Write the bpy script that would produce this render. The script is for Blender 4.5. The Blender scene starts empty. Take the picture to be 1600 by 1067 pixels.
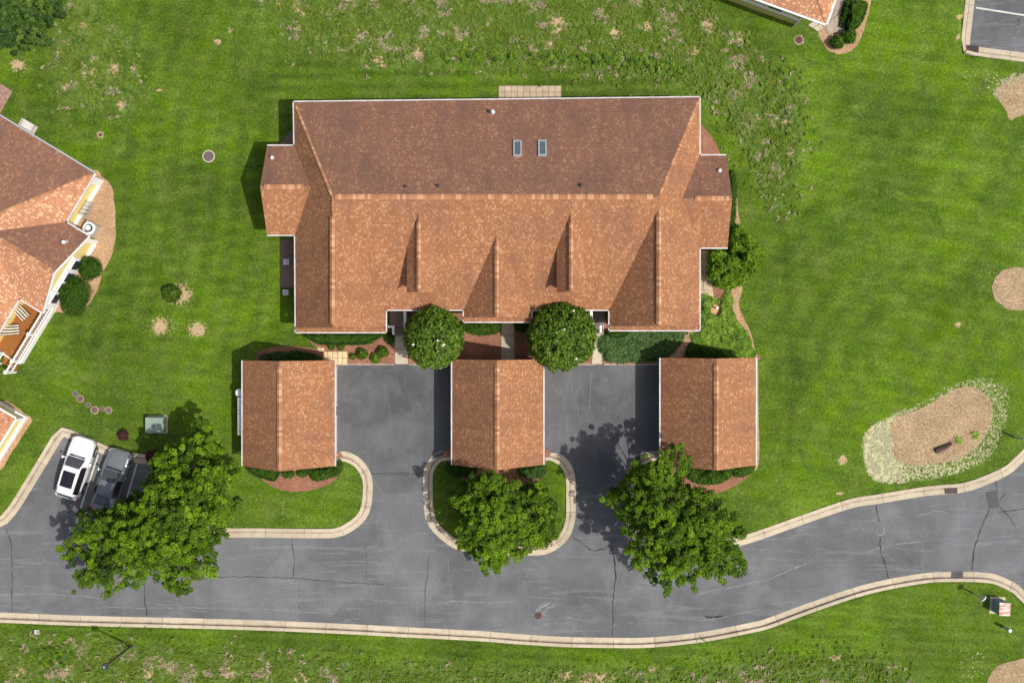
import bpy, math, random
import numpy as np
from mathutils import Vector, Matrix
from mathutils.geometry import tessellate_polygon

# ------------------------------------------------------------------ camera, sky, sun, exposure
scene = bpy.context.scene
COL = scene.collection
F = 1704.0            # focal length in pixels of the 1600 px wide photograph
H = 78.0              # drone height in metres
cam = bpy.data.cameras.new("camera")
camo = bpy.data.objects.new("camera", cam)
COL.objects.link(camo)
camo.location = (0, 0, H)
cam.sensor_width = 36
cam.lens = 36 * F / 1600
cam.clip_start = 1
cam.clip_end = 3000
scene.camera = camo

world = bpy.data.worlds.new("World")
scene.world = world
world.use_nodes = True
wn = world.node_tree.nodes
sky = wn.new("ShaderNodeTexSky")
sky.sky_type = 'NISHITA'
sky.sun_disc = False
sky.sun_elevation = math.radians(60)
sky.sun_rotation = math.radians(115.2)
sky.dust_density = 4.0
sky.ozone_density = 0.6
wn["Background"].inputs[1].default_value = 0.13
world.node_tree.links.new(sky.outputs[0], wn["Background"].inputs[0])

sun = bpy.data.lights.new("sun", 'SUN')
sun.energy = 4.1
sun.angle = math.radians(0.5)
sun.color = (1, 0.955, 0.89)
suno = bpy.data.objects.new("sun", sun)
COL.objects.link(suno)
suno.location = (30, -15, 90)
SD = Vector((0.523, -0.246, 1)).normalized()
suno.rotation_euler = SD.to_track_quat('Z', 'Y').to_euler()

scene.view_settings.view_transform = 'Standard'
scene.view_settings.look = 'None'
scene.view_settings.exposure = 0.0
scene.view_settings.gamma = 1
scene.view_settings.use_curve_mapping = False
scene.render.engine = 'CYCLES'
scene.cycles.max_bounces = 6
scene.cycles.transparent_max_bounces = 8

rnd = random.Random(7)
rng = np.random.default_rng(7)
S0 = H / F

# ------------------------------------------------------------------ coordinates
def P(px, py, z=0.0):
    """survey point of the photograph, raised to its real height z"""
    s = (H - z) / F
    return ((px - 800) * s, (533.5 - py) * s, z)

def G(gx, gy, z=0.0):
    """plan coordinates (ground pixels)"""
    return ((gx - 800) * S0, (533.5 - gy) * S0, z)

# ------------------------------------------------------------------ node helpers
class NT:
    def __init__(self, name):
        self.m = bpy.data.materials.new(name)
        self.m.use_nodes = True
        self.t = self.m.node_tree
        self.b = self.t.nodes["Principled BSDF"]
        self.out = self.t.nodes["Material Output"]
    def n(self, typ, **kw):
        nd = self.t.nodes.new(typ)
        for k, v in kw.items():
            setattr(nd, k, v)
        return nd
    def l(self, a, b):
        self.t.links.new(a, b)
    def val(self, sock, v):
        if isinstance(v, (int, float, tuple, list)):
            if isinstance(v, (tuple, list)) and len(v) == 3 and sock.type == 'RGBA':
                v = (*v, 1)
            sock.default_value = v
        else:
            self.l(v, sock)
    def coord(self, kind='Object'):
        return self.n("ShaderNodeTexCoord").outputs[kind]
    def mapping(self, vec, scale=(1, 1, 1), rot=(0, 0, 0), loc=(0, 0, 0)):
        m = self.n("ShaderNodeMapping")
        m.inputs['Scale'].default_value = scale
        m.inputs['Rotation'].default_value = rot
        m.inputs['Location'].default_value = loc
        self.l(vec, m.inputs[0])
        return m.outputs[0]
    def noise(self, vec, scale, detail=3, rough=0.55, dist=0.0):
        n = self.n("ShaderNodeTexNoise")
        n.inputs['Scale'].default_value = scale
        n.inputs['Detail'].default_value = detail
        n.inputs['Roughness'].default_value = rough
        n.inputs['Distortion'].default_value = dist
        self.l(vec, n.inputs['Vector'])
        return n.outputs[0]
    def ramp(self, fac, stops, interp='LINEAR'):
        r = self.n("ShaderNodeValToRGB")
        cr = r.color_ramp
        cr.interpolation = interp
        while len(cr.elements) < len(stops):
            cr.elements.new(0.5)
        for e, (p, c) in zip(cr.elements, stops):
            e.position = p
            e.color = (c, c, c, 1) if isinstance(c, (int, float)) else (*c, 1)
        self.l(fac, r.inputs[0])
        return r.outputs[0]
    def mix(self, fac, a, b, mode='MIX'):
        m = self.n("ShaderNodeMix", data_type='RGBA', blend_type=mode)
        self.val(m.inputs[0], fac)
        self.val(m.inputs[6], a)
        self.val(m.inputs[7], b)
        return m.outputs[2]
    def math(self, op, a, b=0.0, c=0.0, clamp=False):
        m = self.n("ShaderNodeMath", operation=op)
        m.use_clamp = clamp
        self.val(m.inputs[0], a)
        self.val(m.inputs[1], b)
        self.val(m.inputs[2], c)
        return m.outputs[0]
    def bump(self, height, strength=0.5, dist=0.05):
        b = self.n("ShaderNodeBump")
        b.inputs['Strength'].default_value = strength
        b.inputs['Distance'].default_value = dist
        self.l(height, b.inputs['Height'])
        self.l(b.outputs[0], self.b.inputs['Normal'])
    def col(self, c, rough=0.9, spec=0.2, metal=0.0):
        self.val(self.b.inputs['Base Color'], c)
        self.b.inputs['Roughness'].default_value = rough
        self.b.inputs['Specular IOR Level'].default_value = spec
        self.b.inputs['Metallic'].default_value = metal
        return self.m

def simple(name, c, rough=0.7, spec=0.3, metal=0.0, var=0.12, scale=3.0, coat=0.0):
    t = NT(name)
    v = t.coord('Object')
    n = t.noise(v, scale, 4, 0.6)
    f = t.ramp(n, [(0.3, 1 - var), (0.7, 1 + var)])
    t.col(t.mix(1.0, tuple(c), f, 'MULTIPLY'), rough, spec, metal)
    if coat:
        t.b.inputs['Coat Weight'].default_value = coat
        t.b.inputs['Coat Roughness'].default_value = 0.05
    return t.m

# --- grass lawn with masks carried by the ground mesh (what grows or lies where)
def mat_lawn():
    t = NT("lawn_grass")
    o = t.coord('Object')
    big = t.noise(o, 0.11, 4, 0.6, 0.4)
    mid = t.noise(o, 0.7, 5, 0.65, 0.3)
    fine = t.noise(o, 4.2, 4, 0.7)
    vf = t.noise(o, 9.0, 3, 0.75)
    c = t.mix(t.ramp(big, [(0.36, 0), (0.64, 1)]), (0.054, 0.098, 0.008), (0.084, 0.156, 0.005))
    c = t.mix(t.math('MULTIPLY', t.ramp(mid, [(0.40, 0), (0.66, 1)]), 0.65), c, (0.105, 0.148, 0.028))
    c = t.mix(t.math('MULTIPLY', t.ramp(t.noise(o, 0.32, 5, 0.7, 1.2), [(0.48, 0), (0.66, 1)]), 0.55), c, (0.034, 0.072, 0.010))
    # mowing lanes
    ms = t.mapping(o, (1, 1, 1), (0, 0, math.radians(9)))
    w = t.n("ShaderNodeTexWave", wave_type='BANDS', bands_direction='Y')
    t.l(ms, w.inputs['Vector'])
    w.inputs['Scale'].default_value = 0.33
    w.inputs['Distortion'].default_value = 5.0
    w.inputs['Detail'].default_value = 2
    w.inputs['Detail Scale'].default_value = 0.25
    c = t.mix(1.0, c, t.ramp(w.outputs[0], [(0.0, 0.94), (1.0, 1.06)]), 'MULTIPLY')
    c = t.mix(1.0, c, t.ramp(fine, [(0.28, 0.66), (0.5, 1.0), (0.74, 1.42)]), 'MULTIPLY')
    c = t.mix(1.0, c, t.ramp(vf, [(0.28, 0.50), (0.5, 1.0), (0.72, 1.62)]), 'MULTIPLY')
    wr = t.n("ShaderNodeAttribute", attribute_name="wear")
    c = t.mix(1.0, c, t.ramp(wr.outputs['Fac'], [(0.0, 0.62), (0.5, 1.0), (1.0, 1.34)]), 'MULTIPLY')
    # clover and dry flecks
    fl = t.noise(o, 6.5, 2, 0.5)
    fm = t.math('MULTIPLY', t.ramp(fl, [(0.70, 0), (0.76, 1)]), t.ramp(t.noise(o, 0.35, 3), [(0.48, 0), (0.62, 1)]))
    c = t.mix(t.math('MULTIPLY', fm, 0.6), c, (0.24, 0.27, 0.10))
    at = t.n("ShaderNodeAttribute", attribute_name="mask")
    sep = t.n("ShaderNodeSeparateColor")
    t.l(at.outputs[0], sep.inputs[0])
    nb = t.math('SUBTRACT', t.noise(o, 1.6, 5, 0.75), 0.5)
    # rough bank: greyer, patchy
    r = t.ramp(t.math('ADD', sep.outputs[0], t.math('MULTIPLY', nb, 1.5)), [(0.35, 0), (0.65, 1)])
    rc = t.mix(t.ramp(t.noise(o, 0.9, 5, 0.7, 0.8), [(0.38, 0), (0.62, 1)]), (0.045, 0.085, 0.010), (0.105, 0.168, 0.032))
    rc = t.mix(t.ramp(t.noise(o, 1.1, 4, 0.7, 1.0), [(0.60, 0), (0.70, 1)]), rc, (0.27, 0.19, 0.12))
    rc = t.mix(1.0, rc, t.ramp(vf, [(0.25, 0.5), (0.75, 1.55)]), 'MULTIPLY')
    c = t.mix(r, c, rc)
    # straw and pale dead grass
    sb = t.math('SUBTRACT', t.noise(o, 5.0, 4, 0.8), 0.5)
    s = t.ramp(t.math('ADD', sep.outputs[2], t.math('MULTIPLY', sb, 2.6)), [(0.48, 0), (0.62, 1)])
    sc = t.mix(t.noise(o, 7.0, 3), (0.36, 0.34, 0.17), (0.58, 0.54, 0.34))
    c = t.mix(s, c, sc)
    # bare soil
    g = t.ramp(t.math('ADD', sep.outputs[1], t.math('MULTIPLY', sb, 2.3)), [(0.47, 0), (0.60, 1)])
    gc = t.mix(t.noise(o, 3.0, 5, 0.7), (0.30, 0.20, 0.11), (0.54, 0.41, 0.25))
    c = t.mix(g, c, gc)
    t.col(c, 0.95, 0.1)
    hgt = t.math('ADD', t.math('MULTIPLY', fine, 0.6), vf)
    t.bump(hgt, 0.55, 0.10)
    return t.m

def mat_mulch(name, a, b, sc=9.0):
    t = NT(name)
    o = t.coord('Object')
    n = t.noise(o, sc, 4, 0.75)
    n2 = t.noise(o, 0.8, 4, 0.6)
    c = t.mix(t.ramp(n, [(0.3, 0), (0.7, 1)]), a, b)
    c = t.mix(1.0, c, t.ramp(n2, [(0.3, 0.78), (0.7, 1.18)]), 'MULTIPLY')
    v = t.n("ShaderNodeTexVoronoi", feature='F1')
    v.inputs['Scale'].default_value = 5.0
    t.l(o, v.inputs['Vector'])
    c = t.mix(1.0, c, t.ramp(v.outputs['Distance'], [(0.0, 0.7), (0.35, 1.1)]), 'MULTIPLY')
    t.col(c, 0.95, 0.1)
    t.bump(n, 0.8, 0.06)
    return t.m

def mat_asphalt(name, base=0.088, rot=0.0, sx=0.12, sy=1.5, k=1.0):
    t = NT(name)
    o = t.coord('Object')
    mp = t.mapping(o, (sx, sy, 1), (0, 0, rot))
    st = t.noise(mp, 1.0, 6, 0.7, 1.6)
    big = t.noise(o, 0.16, 5, 0.6, 0.6)
    fine = t.noise(o, 9.0, 3, 0.7)
    b = base
    c = t.mix(t.ramp(big, [(0.33, 0), (0.67, 1)]), (b * 0.70, b * 0.73, b * 0.76), (b * 1.20, b * 1.23, b * 1.28))
    c = t.mix(t.math('MULTIPLY', t.ramp(st, [(0.575, 0), (0.615, 1), (0.64, 0.2), (0.70, 0.5)]), 0.48 * k), c, (0.23, 0.225, 0.235))
    st2 = t.noise(t.mapping(o, (1.6, 0.14, 1), (0, 0, rot)), 1.0, 5, 0.7, 1.0)
    c = t.mix(t.math('MULTIPLY', t.ramp(st2, [(0.62, 0), (0.66, 1), (0.69, 0.2)]), 0.16), c, (0.23, 0.225, 0.235))
    wm = t.noise(o, 1.3, 6, 0.8, 0.3)
    c = t.mix(t.math('MULTIPLY', t.ramp(t.noise(o, 0.36, 6, 0.70, 0.3), [(0.46, 0), (0.72, 1)]), 0.50), c, (b * 1.75, b * 1.75, b * 1.85))
    c = t.mix(t.math('MULTIPLY', t.ramp(wm, [(0.58, 0), (0.72, 1)]), 0.30), c, (0.22, 0.21, 0.22))
    c = t.mix(1.0, c, t.ramp(fine, [(0.3, 0.86), (0.7, 1.14)]), 'MULTIPLY')
    t.col(c, 0.85, 0.3)
    t.bump(fine, 0.25, 0.01)
    return t.m

def mat_concrete(name, a=(0.49, 0.425, 0.31), b=(0.34, 0.28, 0.20), dirt=0.6):
    t = NT(name)
    o = t.coord('Object')
    n = t.noise(o, 1.3, 6, 0.7)
    f = t.noise(o, 11.0, 3, 0.7)
    c = t.mix(t.ramp(n, [(0.38, 0), (0.68, dirt)]), a, b)
    c = t.mix(1.0, c, t.ramp(f, [(0.3, 0.87), (0.7, 1.12)]), 'MULTIPLY')
    oi = t.n("ShaderNodeObjectInfo")
    c = t.mix(1.0, c, t.ramp(oi.outputs['Random'], [(0, 0.90), (1, 1.10)]), 'MULTIPLY')
    t.col(c, 0.9, 0.2)
    t.bump(f, 0.2, 0.01)
    return t.m

def mat_shingle(name, mid, dark, lite, pale, stain=(0.12, 0.07, 0.06), stain_amt=0.5, pale_p=0.87, row=0.145, tab=0.115):
    t = NT(name)
    uv = t.n("ShaderNodeUVMap").outputs[0]
    s = t.n("ShaderNodeSeparateXYZ")
    t.l(uv, s.inputs[0])
    rowf = t.math('DIVIDE', s.outputs[1], row)
    r = t.math('FLOOR', rowf)
    fr = t.math('FRACT', rowf)
    wn1 = t.n("ShaderNodeTexWhiteNoise", noise_dimensions='1D')
    t.l(r, wn1.inputs['W'])
    u = t.math('ADD', t.math('DIVIDE', s.outputs[0], tab), t.math('MULTIPLY', wn1.outputs[0], 7.0))
    cu = t.math('FLOOR', u)
    cv = t.n("ShaderNodeCombineXYZ")
    t.l(cu, cv.inputs[0]); t.l(r, cv.inputs[1])
    w2 = t.n("ShaderNodeTexWhiteNoise", noise_dimensions='2D')
    t.l(cv.outputs[0], w2.inputs[0])
    c = t.ramp(w2.outputs[0], [(0.0, dark), (0.28, mid), (0.52, tuple(0.5 * (a + b) for a, b in zip(mid, dark))), (0.66, lite), (0.76, mid), (pale_p, pale)], 'CONSTANT')
    o = t.coord('Object')
    # big weather variation and streaks running down the slope
    uvs = t.mapping(uv, (0.75, 0.12, 1))
    stn = t.noise(uvs, 1.0, 5, 0.6, 0.5)
    big = t.noise(o, 0.30, 4, 0.6)
    sm = t.math('MULTIPLY', t.ramp(t.math('ADD', t.math('MULTIPLY', stn, 0.55), t.math('MULTIPLY', big, 0.45)), [(0.46, 0), (0.62, 1)]), stain_amt)
    c = t.mix(sm, c, stain)
    c = t.mix(1.0, c, t.ramp(t.noise(o, 1.3, 4, 0.7), [(0.3, 0.93), (0.7, 1.07)]), 'MULTIPLY')
    # butt-edge shadow painted as a dark line along each course
    c = t.mix(1.0, c, t.ramp(fr, [(0.0, 1.06), (0.68, 1.02), (0.78, 0.74), (1.0, 0.72)]), 'MULTIPLY')
    # slots between tabs and the butt edges are real relief
    fu = t.math('FRACT', u)
    slot = t.math('LESS_THAN', fu, 0.10)
    h = t.math('SUBTRACT', t.math('ADD', fr, t.math('MULTIPLY', w2.outputs[0], 0.5)), t.math('MULTIPLY', slot, 0.5))
    t.col(c, 0.92, 0.15)
    t.b.inputs['Diffuse Roughness'].default_value = 0.2
    t.bump(h, 0.5, 0.018)
    return t.m

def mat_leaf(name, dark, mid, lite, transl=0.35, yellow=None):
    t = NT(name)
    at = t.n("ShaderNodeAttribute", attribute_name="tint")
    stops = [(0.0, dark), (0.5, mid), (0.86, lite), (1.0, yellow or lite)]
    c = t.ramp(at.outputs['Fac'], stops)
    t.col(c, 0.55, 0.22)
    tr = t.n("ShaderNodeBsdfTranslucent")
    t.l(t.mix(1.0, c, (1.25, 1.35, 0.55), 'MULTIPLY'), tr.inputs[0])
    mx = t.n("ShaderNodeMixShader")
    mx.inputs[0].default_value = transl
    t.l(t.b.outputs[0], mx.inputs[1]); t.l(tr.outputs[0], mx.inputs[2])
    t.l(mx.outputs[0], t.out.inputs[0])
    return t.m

def mat_tint(name, stops, rough=0.9):
    t = NT(name)
    at = t.n("ShaderNodeAttribute", attribute_name="tint")
    t.col(t.ramp(at.outputs['Fac'], stops), rough, 0.1)
    return t.m

def mat_siding(name, a, lap=0.14):
    t = NT(name)
    o = t.coord('Object')
    s = t.n("ShaderNodeSeparateXYZ"); t.l(o, s.inputs[0])
    fr = t.math('FRACT', t.math('DIVIDE', s.outputs[2], lap))
    n = t.noise(o, 2.0, 4, 0.6)
    c = t.mix(1.0, a, t.ramp(n, [(0.3, 0.93), (0.7, 1.06)]), 'MULTIPLY')
    t.col(c, 0.6, 0.3)
    t.bump(fr, 0.6, 0.02)
    return t.m

def mat_wood(name, a, b, pitch=0.14, ang=0.0):
    t = NT(name)
    o = t.coord('Object')
    mp = t.mapping(o, (1.0, 14.0, 1), (0, 0, ang))
    n = t.noise(mp, 1.2, 5, 0.6)
    t.col(t.mix(n, a, b), 0.7, 0.25)
    return t.m

M = {}
M['lawn'] = mat_lawn()
M['mulch'] = mat_mulch("red_brown_mulch", (0.13, 0.055, 0.033), (0.36, 0.18, 0.115))
M['mulch_tan'] = mat_mulch("tan_weathered_mulch", (0.22, 0.12, 0.07), (0.50, 0.34, 0.20))
M['mulch_oval'] = mat_mulch("dry_tan_mulch", (0.17, 0.115, 0.065), (0.44, 0.325, 0.19), 6.0)
M['soil'] = mat_mulch("grey_brown_soil", (0.13, 0.09, 0.07), (0.26, 0.18, 0.14))
M['gold_soil'] = mat_mulch("orange_soil", (0.36, 0.19, 0.09), (0.60, 0.38, 0.20))
M['asphalt'] = mat_asphalt("road_asphalt", 0.116, 0.0)
M['asphalt_drive'] = mat_asphalt("sealed_asphalt", 0.096, 0.0, 1.3, 0.13, 0.35)
M['crack'] = simple("crack_fill", (0.028, 0.027, 0.03), 0.8)
M['crackred'] = simple("old_crack_sealant", (0.085, 0.06, 0.06), 0.8)
M['scuff'] = simple("pale_scuff", (0.20, 0.19, 0.195), 0.9, var=0.3)
M['concrete'] = mat_concrete("kerb_concrete")
M['gutterc'] = mat_concrete("gutter_concrete", (0.40, 0.33, 0.25), (0.20, 0.145, 0.115), 0.9)
M['walk'] = mat_concrete("walk_concrete", (0.46, 0.41, 0.31), (0.36, 0.31, 0.22), 0.6)
M['paver'] = mat_concrete("paver_stone", (0.46, 0.37, 0.25), (0.32, 0.24, 0.17), 0.8)
M['paverjoint'] = simple("paver_joint_soil", (0.14, 0.09, 0.055), 0.95)
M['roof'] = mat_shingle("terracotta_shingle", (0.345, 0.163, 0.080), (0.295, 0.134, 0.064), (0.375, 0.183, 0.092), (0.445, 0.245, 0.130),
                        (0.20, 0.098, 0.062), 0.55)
M['roofn'] = mat_shingle("weathered_shaded_shingle", (0.235, 0.118, 0.076), (0.205, 0.101, 0.067), (0.255, 0.132, 0.082), (0.31, 0.175, 0.105),
                         (0.150, 0.086, 0.066), 0.7, 0.88)  # stained shingle for slopes off the sun, their shade darkened into the colour
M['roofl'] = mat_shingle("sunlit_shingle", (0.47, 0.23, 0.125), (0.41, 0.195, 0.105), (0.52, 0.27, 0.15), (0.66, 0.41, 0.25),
                         (0.32, 0.16, 0.10), 0.35)  # paler copy of the shingle, sunlight put into its colour
M['cap'] = mat_shingle("ridge_cap_shingle", (0.36, 0.175, 0.088), (0.32, 0.15, 0.076), (0.40, 0.20, 0.105), (0.48, 0.275, 0.155),
                       (0.28, 0.12, 0.07), 0.15, 0.78, 0.6, 0.16)
M['ring_grey'] = simple('worn_ring_grey', (0.19, 0.185, 0.19), 0.9, var=0.3)
M['white'] = simple("white_trim", (0.78, 0.77, 0.76), 0.45, 0.4, var=0.04)
M['whitedirty'] = simple("white_gutter", (0.52, 0.50, 0.49), 0.5, 0.4, var=0.22, scale=1.5)
M['yellow'] = mat_siding("yellow_siding", (0.82, 0.66, 0.25))
M['creamsiding'] = mat_siding("cream_siding", (0.62, 0.56, 0.44))
M['olive'] = mat_siding("olive_yellow_siding", (0.58, 0.48, 0.17))
M['glass'] = simple("dark_window_glass", (0.035, 0.04, 0.045), 0.08, 0.8, var=0.05)
M['skyglass'] = simple("skylight_glass", (0.09, 0.115, 0.125), 0.12, 0.8, var=0.1)
M['greymetal'] = simple("grey_metal", (0.42, 0.44, 0.45), 0.4, 0.5, 0.3, var=0.06)
M['darkmetal'] = simple("dark_metal", (0.035, 0.033, 0.036), 0.55, 0.4, var=0.15)
M['rust'] = simple("rusty_iron", (0.10, 0.045, 0.03), 0.8, var=0.4, scale=6)
M['iron'] = simple("manhole_iron", (0.11, 0.085, 0.085), 0.7, 0.4, var=0.25, scale=7)
M['deck'] = mat_wood("brown_deck_board", (0.20, 0.072, 0.016), (0.34, 0.135, 0.032), ang=math.radians(-30))
M['deckdark'] = mat_wood("dark_porch_board", (0.14, 0.10, 0.085), (0.22, 0.17, 0.15))
M['chair'] = simple("chair_frame", (0.62, 0.56, 0.42), 0.5)
M['chairdark'] = simple("chair_sling", (0.035, 0.035, 0.045), 0.7)
M['carwhite'] = simple("white_car_paint", (0.80, 0.80, 0.80), 0.25, 0.5, var=0.01, coat=0.8)
M['cargrey'] = simple("grey_car_paint", (0.17, 0.185, 0.185), 0.35, 0.5, 0.3, var=0.02, coat=0.8)
M['carglass'] = simple("car_glass", (0.06, 0.065, 0.068), 0.06, 0.8, var=0.05)
M['carblack'] = simple("black_glass_panel", (0.012, 0.012, 0.016), 0.08, 0.6, var=0.05)
M['tyre'] = simple("tyre_rubber", (0.018, 0.018, 0.02), 0.85, 0.2)
M['rim'] = simple("alloy_rim", (0.45, 0.46, 0.47), 0.3, 0.5, 0.8)
M['red'] = simple("red_lamp_lens", (0.50, 0.015, 0.05), 0.2, 0.5)
M['clear'] = simple("clear_lamp_lens", (0.62, 0.66, 0.70), 0.12, 0.8)
M['green'] = simple("green_cabinet_paint", (0.22, 0.29, 0.235), 0.5, 0.4, var=0.1)
M['bark'] = simple("grey_bark", (0.21, 0.17, 0.135), 0.9, 0.1, var=0.3, scale=5)
M['paint'] = simple("white_road_paint", (0.52, 0.50, 0.46), 0.8, var=0.25, scale=4)
M['maple'] = mat_leaf("maple_leaf", (0.030, 0.070, 0.003), (0.095, 0.182, 0.004), (0.175, 0.310, 0.006), 0.40, (0.25, 0.40, 0.013))
M['magnolia'] = mat_leaf("magnolia_leaf", (0.016, 0.046, 0.004), (0.060, 0.122, 0.007), (0.125, 0.210, 0.014), 0.20, (0.17, 0.24, 0.05))
M['darktree'] = mat_leaf("dark_tree_leaf", (0.018, 0.050, 0.006), (0.045, 0.098, 0.010), (0.085, 0.150, 0.014), 0.20, (0.12, 0.19, 0.03))
M['hedge'] = mat_leaf("hedge_leaf", (0.018, 0.055, 0.003), (0.040, 0.100, 0.005), (0.070, 0.150, 0.008), 0.18, (0.11, 0.20, 0.012))
M['feather'] = mat_leaf("arching_leaf", (0.038, 0.090, 0.006), (0.110, 0.215, 0.009), (0.200, 0.330, 0.018), 0.34, (0.28, 0.42, 0.06))
M['juniper'] = mat_leaf("juniper_leaf", (0.018, 0.050, 0.010), (0.050, 0.112, 0.022), (0.090, 0.170, 0.032), 0.14, (0.12, 0.21, 0.05))
M['purple'] = mat_leaf("purple_leaf", (0.045, 0.014, 0.02), (0.09, 0.03, 0.035), (0.14, 0.06, 0.06), 0.2)
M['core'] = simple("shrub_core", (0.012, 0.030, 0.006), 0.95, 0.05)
M['petal'] = simple("white_petal", (0.62, 0.60, 0.48), 0.6)
M['roughgrass'] = mat_tint("rough_grass_blade", [(0.0, (0.058, 0.100, 0.009)), (0.45, (0.125, 0.188, 0.018)), (0.72, (0.21, 0.255, 0.085)), (0.80, (0.24, 0.20, 0.11)), (1.0, (0.43, 0.34, 0.23))])
M['straw'] = mat_tint("straw_blade", [(0.0, (0.30, 0.30, 0.15)), (0.5, (0.48, 0.46, 0.28)), (1.0, (0.62, 0.58, 0.40))])

# ------------------------------------------------------------------ mesh helpers
class MB:
    def __init__(self):
        self.v = []; self.f = []; self.uv = []; self.mi = []
    def face(self, pts, uv=None, mi=0):
        b = len(self.v)
        self.v += [tuple(p) for p in pts]
        self.f.append(list(range(b, b + len(pts))))
        self.uv.append(uv if uv else [(p[0], p[1]) for p in pts])
        self.mi.append(mi)
    def slope(self, pts, mi=0):
        """roof face with uv along the eave and down the slope"""
        ps = [Vector(p) for p in pts]
        n = Vector((0, 0, 0))
        for i in range(len(ps)):
            a, b = ps[i], ps[(i + 1) % len(ps)]
            n += a.cross(b)
        if n.z < 0:
            ps.reverse(); n = -n
        n.normalize()
        d = Vector((0, 0, -1)) - n * (-n.z)
        d.normalize()
        e = n.cross(d)
        self.face([tuple(p) for p in ps], [(p.dot(e), p.dot(d)) for p in ps], mi)
    def hexa(self, b, t, mi=0):
        """b, t: 4 bottom and 4 top corners, counter-clockwise seen from above"""
        self.face(t, mi=mi); self.face(b[::-1], mi=mi)
        for i in range(4):
            j = (i + 1) % 4
            self.face([b[i], b[j], t[j], t[i]], mi=mi)
    def box(self, x0, y0, z0, x1, y1, z1, mi=0):
        self.hexa([(x0, y0, z0), (x1, y0, z0), (x1, y1, z0), (x0, y1, z0)],
                  [(x0, y0, z1), (x1, y0, z1), (x1, y1, z1), (x0, y1, z1)], mi)
    def obox(self, c, ux, hx, hy, z0, z1, mi=0):
        """oriented box: centre c, unit x direction, half sizes"""
        ux = Vector((ux[0], ux[1], 0)).normalized(); uy = Vector((-ux.y, ux.x, 0))
        c = Vector((c[0], c[1], 0))
        q = [c - ux * hx - uy * hy, c + ux * hx - uy * hy, c + ux * hx + uy * hy, c - ux * hx + uy * hy]
        self.hexa([(p.x, p.y, z0) for p in q], [(p.x, p.y, z1) for p in q], mi)
    def bar(self, a, b, w, h, mi=0):
        a = Vector(a); b = Vector(b); d = (b - a).normalized()
        up = Vector((0, 0, 1)) if abs(d.z) < 0.95 else Vector((1, 0, 0))
        s = d.cross(up).normalized() * (w / 2); u = s.cross(d).normalized() * (h / 2)
        A = [a - s - u, a + s - u, a + s + u, a - s + u]
        B = [p + (b - a) for p in A]
        self.face([A[3], A[2], A[1], A[0]], mi=mi); self.face(B, mi=mi)
        for i in range(4):
            j = (i + 1) % 4
            self.face([A[i], A[j], B[j], B[i]], mi=mi)
    def tube(self, pts, rad, n=8, mi=0, cap=True):
        rings = []
        for i, p in enumerate(pts):
            p = Vector(p)
            d = (Vector(pts[min(i + 1, len(pts) - 1)]) - Vector(pts[max(i - 1, 0)])).normalized()
            a = Vector((1, 0, 0)) if abs(d.x) < 0.8 else Vector((0, 1, 0))
            s = d.cross(a).normalized(); u = d.cross(s)
            r = rad[i] if hasattr(rad, '__len__') else rad
            rings.append([p + s * (r * math.cos(2 * math.pi * k / n)) + u * (r * math.sin(2 * math.pi * k / n)) for k in range(n)])
        for i in range(len(rings) - 1):
            for k in range(n):
                j = (k + 1) % n
                self.face([rings[i][k], rings[i][j], rings[i + 1][j], rings[i + 1][k]], mi=mi)
        if cap:
            self.face(rings[0][::-1], mi=mi); self.face(rings[-1], mi=mi)
    def lathe(self, c, prof, n=20, mi=0):
        """prof: list of (r, z)"""
        rings = [[(c[0] + r * math.cos(2 * math.pi * k / n), c[1] + r * math.sin(2 * math.pi * k / n), c[2] + z) for k in range(n)] for r, z in prof]
        for i in range(len(rings) - 1):
            for k in range(n):
                j = (k + 1) % n
                self.face([rings[i][k], rings[i][j], rings[i + 1][j], rings[i + 1][k]], mi=mi)
        self.face(rings[-1], mi=mi)
    def poly(self, pts, z0, z1, mi=0):
        """prism with a polygon plan (world xy)"""
        tri = tessellate_polygon([[Vector((p[0], p[1], 0)) for p in pts]])
        for t in tri:
            q = [pts[i] for i in t]
            ar = (q[1][0] - q[0][0]) * (q[2][1] - q[0][1]) - (q[2][0] - q[0][0]) * (q[1][1] - q[0][1])
            if ar < 0: q = q[::-1]
            self.face([(p[0], p[1], z1) for p in q], mi=mi)
        n = len(pts)
        if z0 is not None:
            for i in range(n):
                j = (i + 1) % n
                self.face([(pts[i][0], pts[i][1], z0), (pts[j][0], pts[j][1], z0), (pts[j][0], pts[j][1], z1), (pts[i][0], pts[i][1], z1)], mi=mi)
    def build(self, name, mats, parent=None, smooth=False, merge=False):
        me = bpy.data.meshes.new(name)
        me.from_pydata(self.v, [], self.f)
        if not isinstance(mats, (list, tuple)): mats = [mats]
        for m in mats: me.materials.append(m)
        uvl = me.uv_layers.new(name="UVMap")
        flat = [c for u in self.uv for p in u for c in p]
        uvl.data.foreach_set('uv', flat)
        me.polygons.foreach_set('material_index', self.mi)
        if merge:
            import bmesh
            bm = bmesh.new(); bm.from_mesh(me)
            bmesh.ops.remove_doubles(bm, verts=bm.verts, dist=0.0008)
            bmesh.ops.recalc_face_normals(bm, faces=bm.faces)
            bm.to_mesh(me); bm.free()
        if smooth:
            me.polygons.foreach_set('use_smooth', [True] * len(me.polygons))
        me.update()
        o = bpy.data.objects.new(name, me)
        COL.objects.link(o)
        if parent is not None:
            o.parent = parent
        return o

def tag(o, label=None, cat=None, group=None, kind=None):
    if label: o['label'] = label
    if cat: o['category'] = cat
    if group: o['group'] = group
    if kind: o['kind'] = kind
    return o

def thing(name, label, cat, group=None):
    """an empty that parents its parts; placed at the base of the thing by settle()"""
    o = bpy.data.objects.new(name, None)
    COL.objects.link(o)
    return tag(o, label, cat, group)

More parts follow.
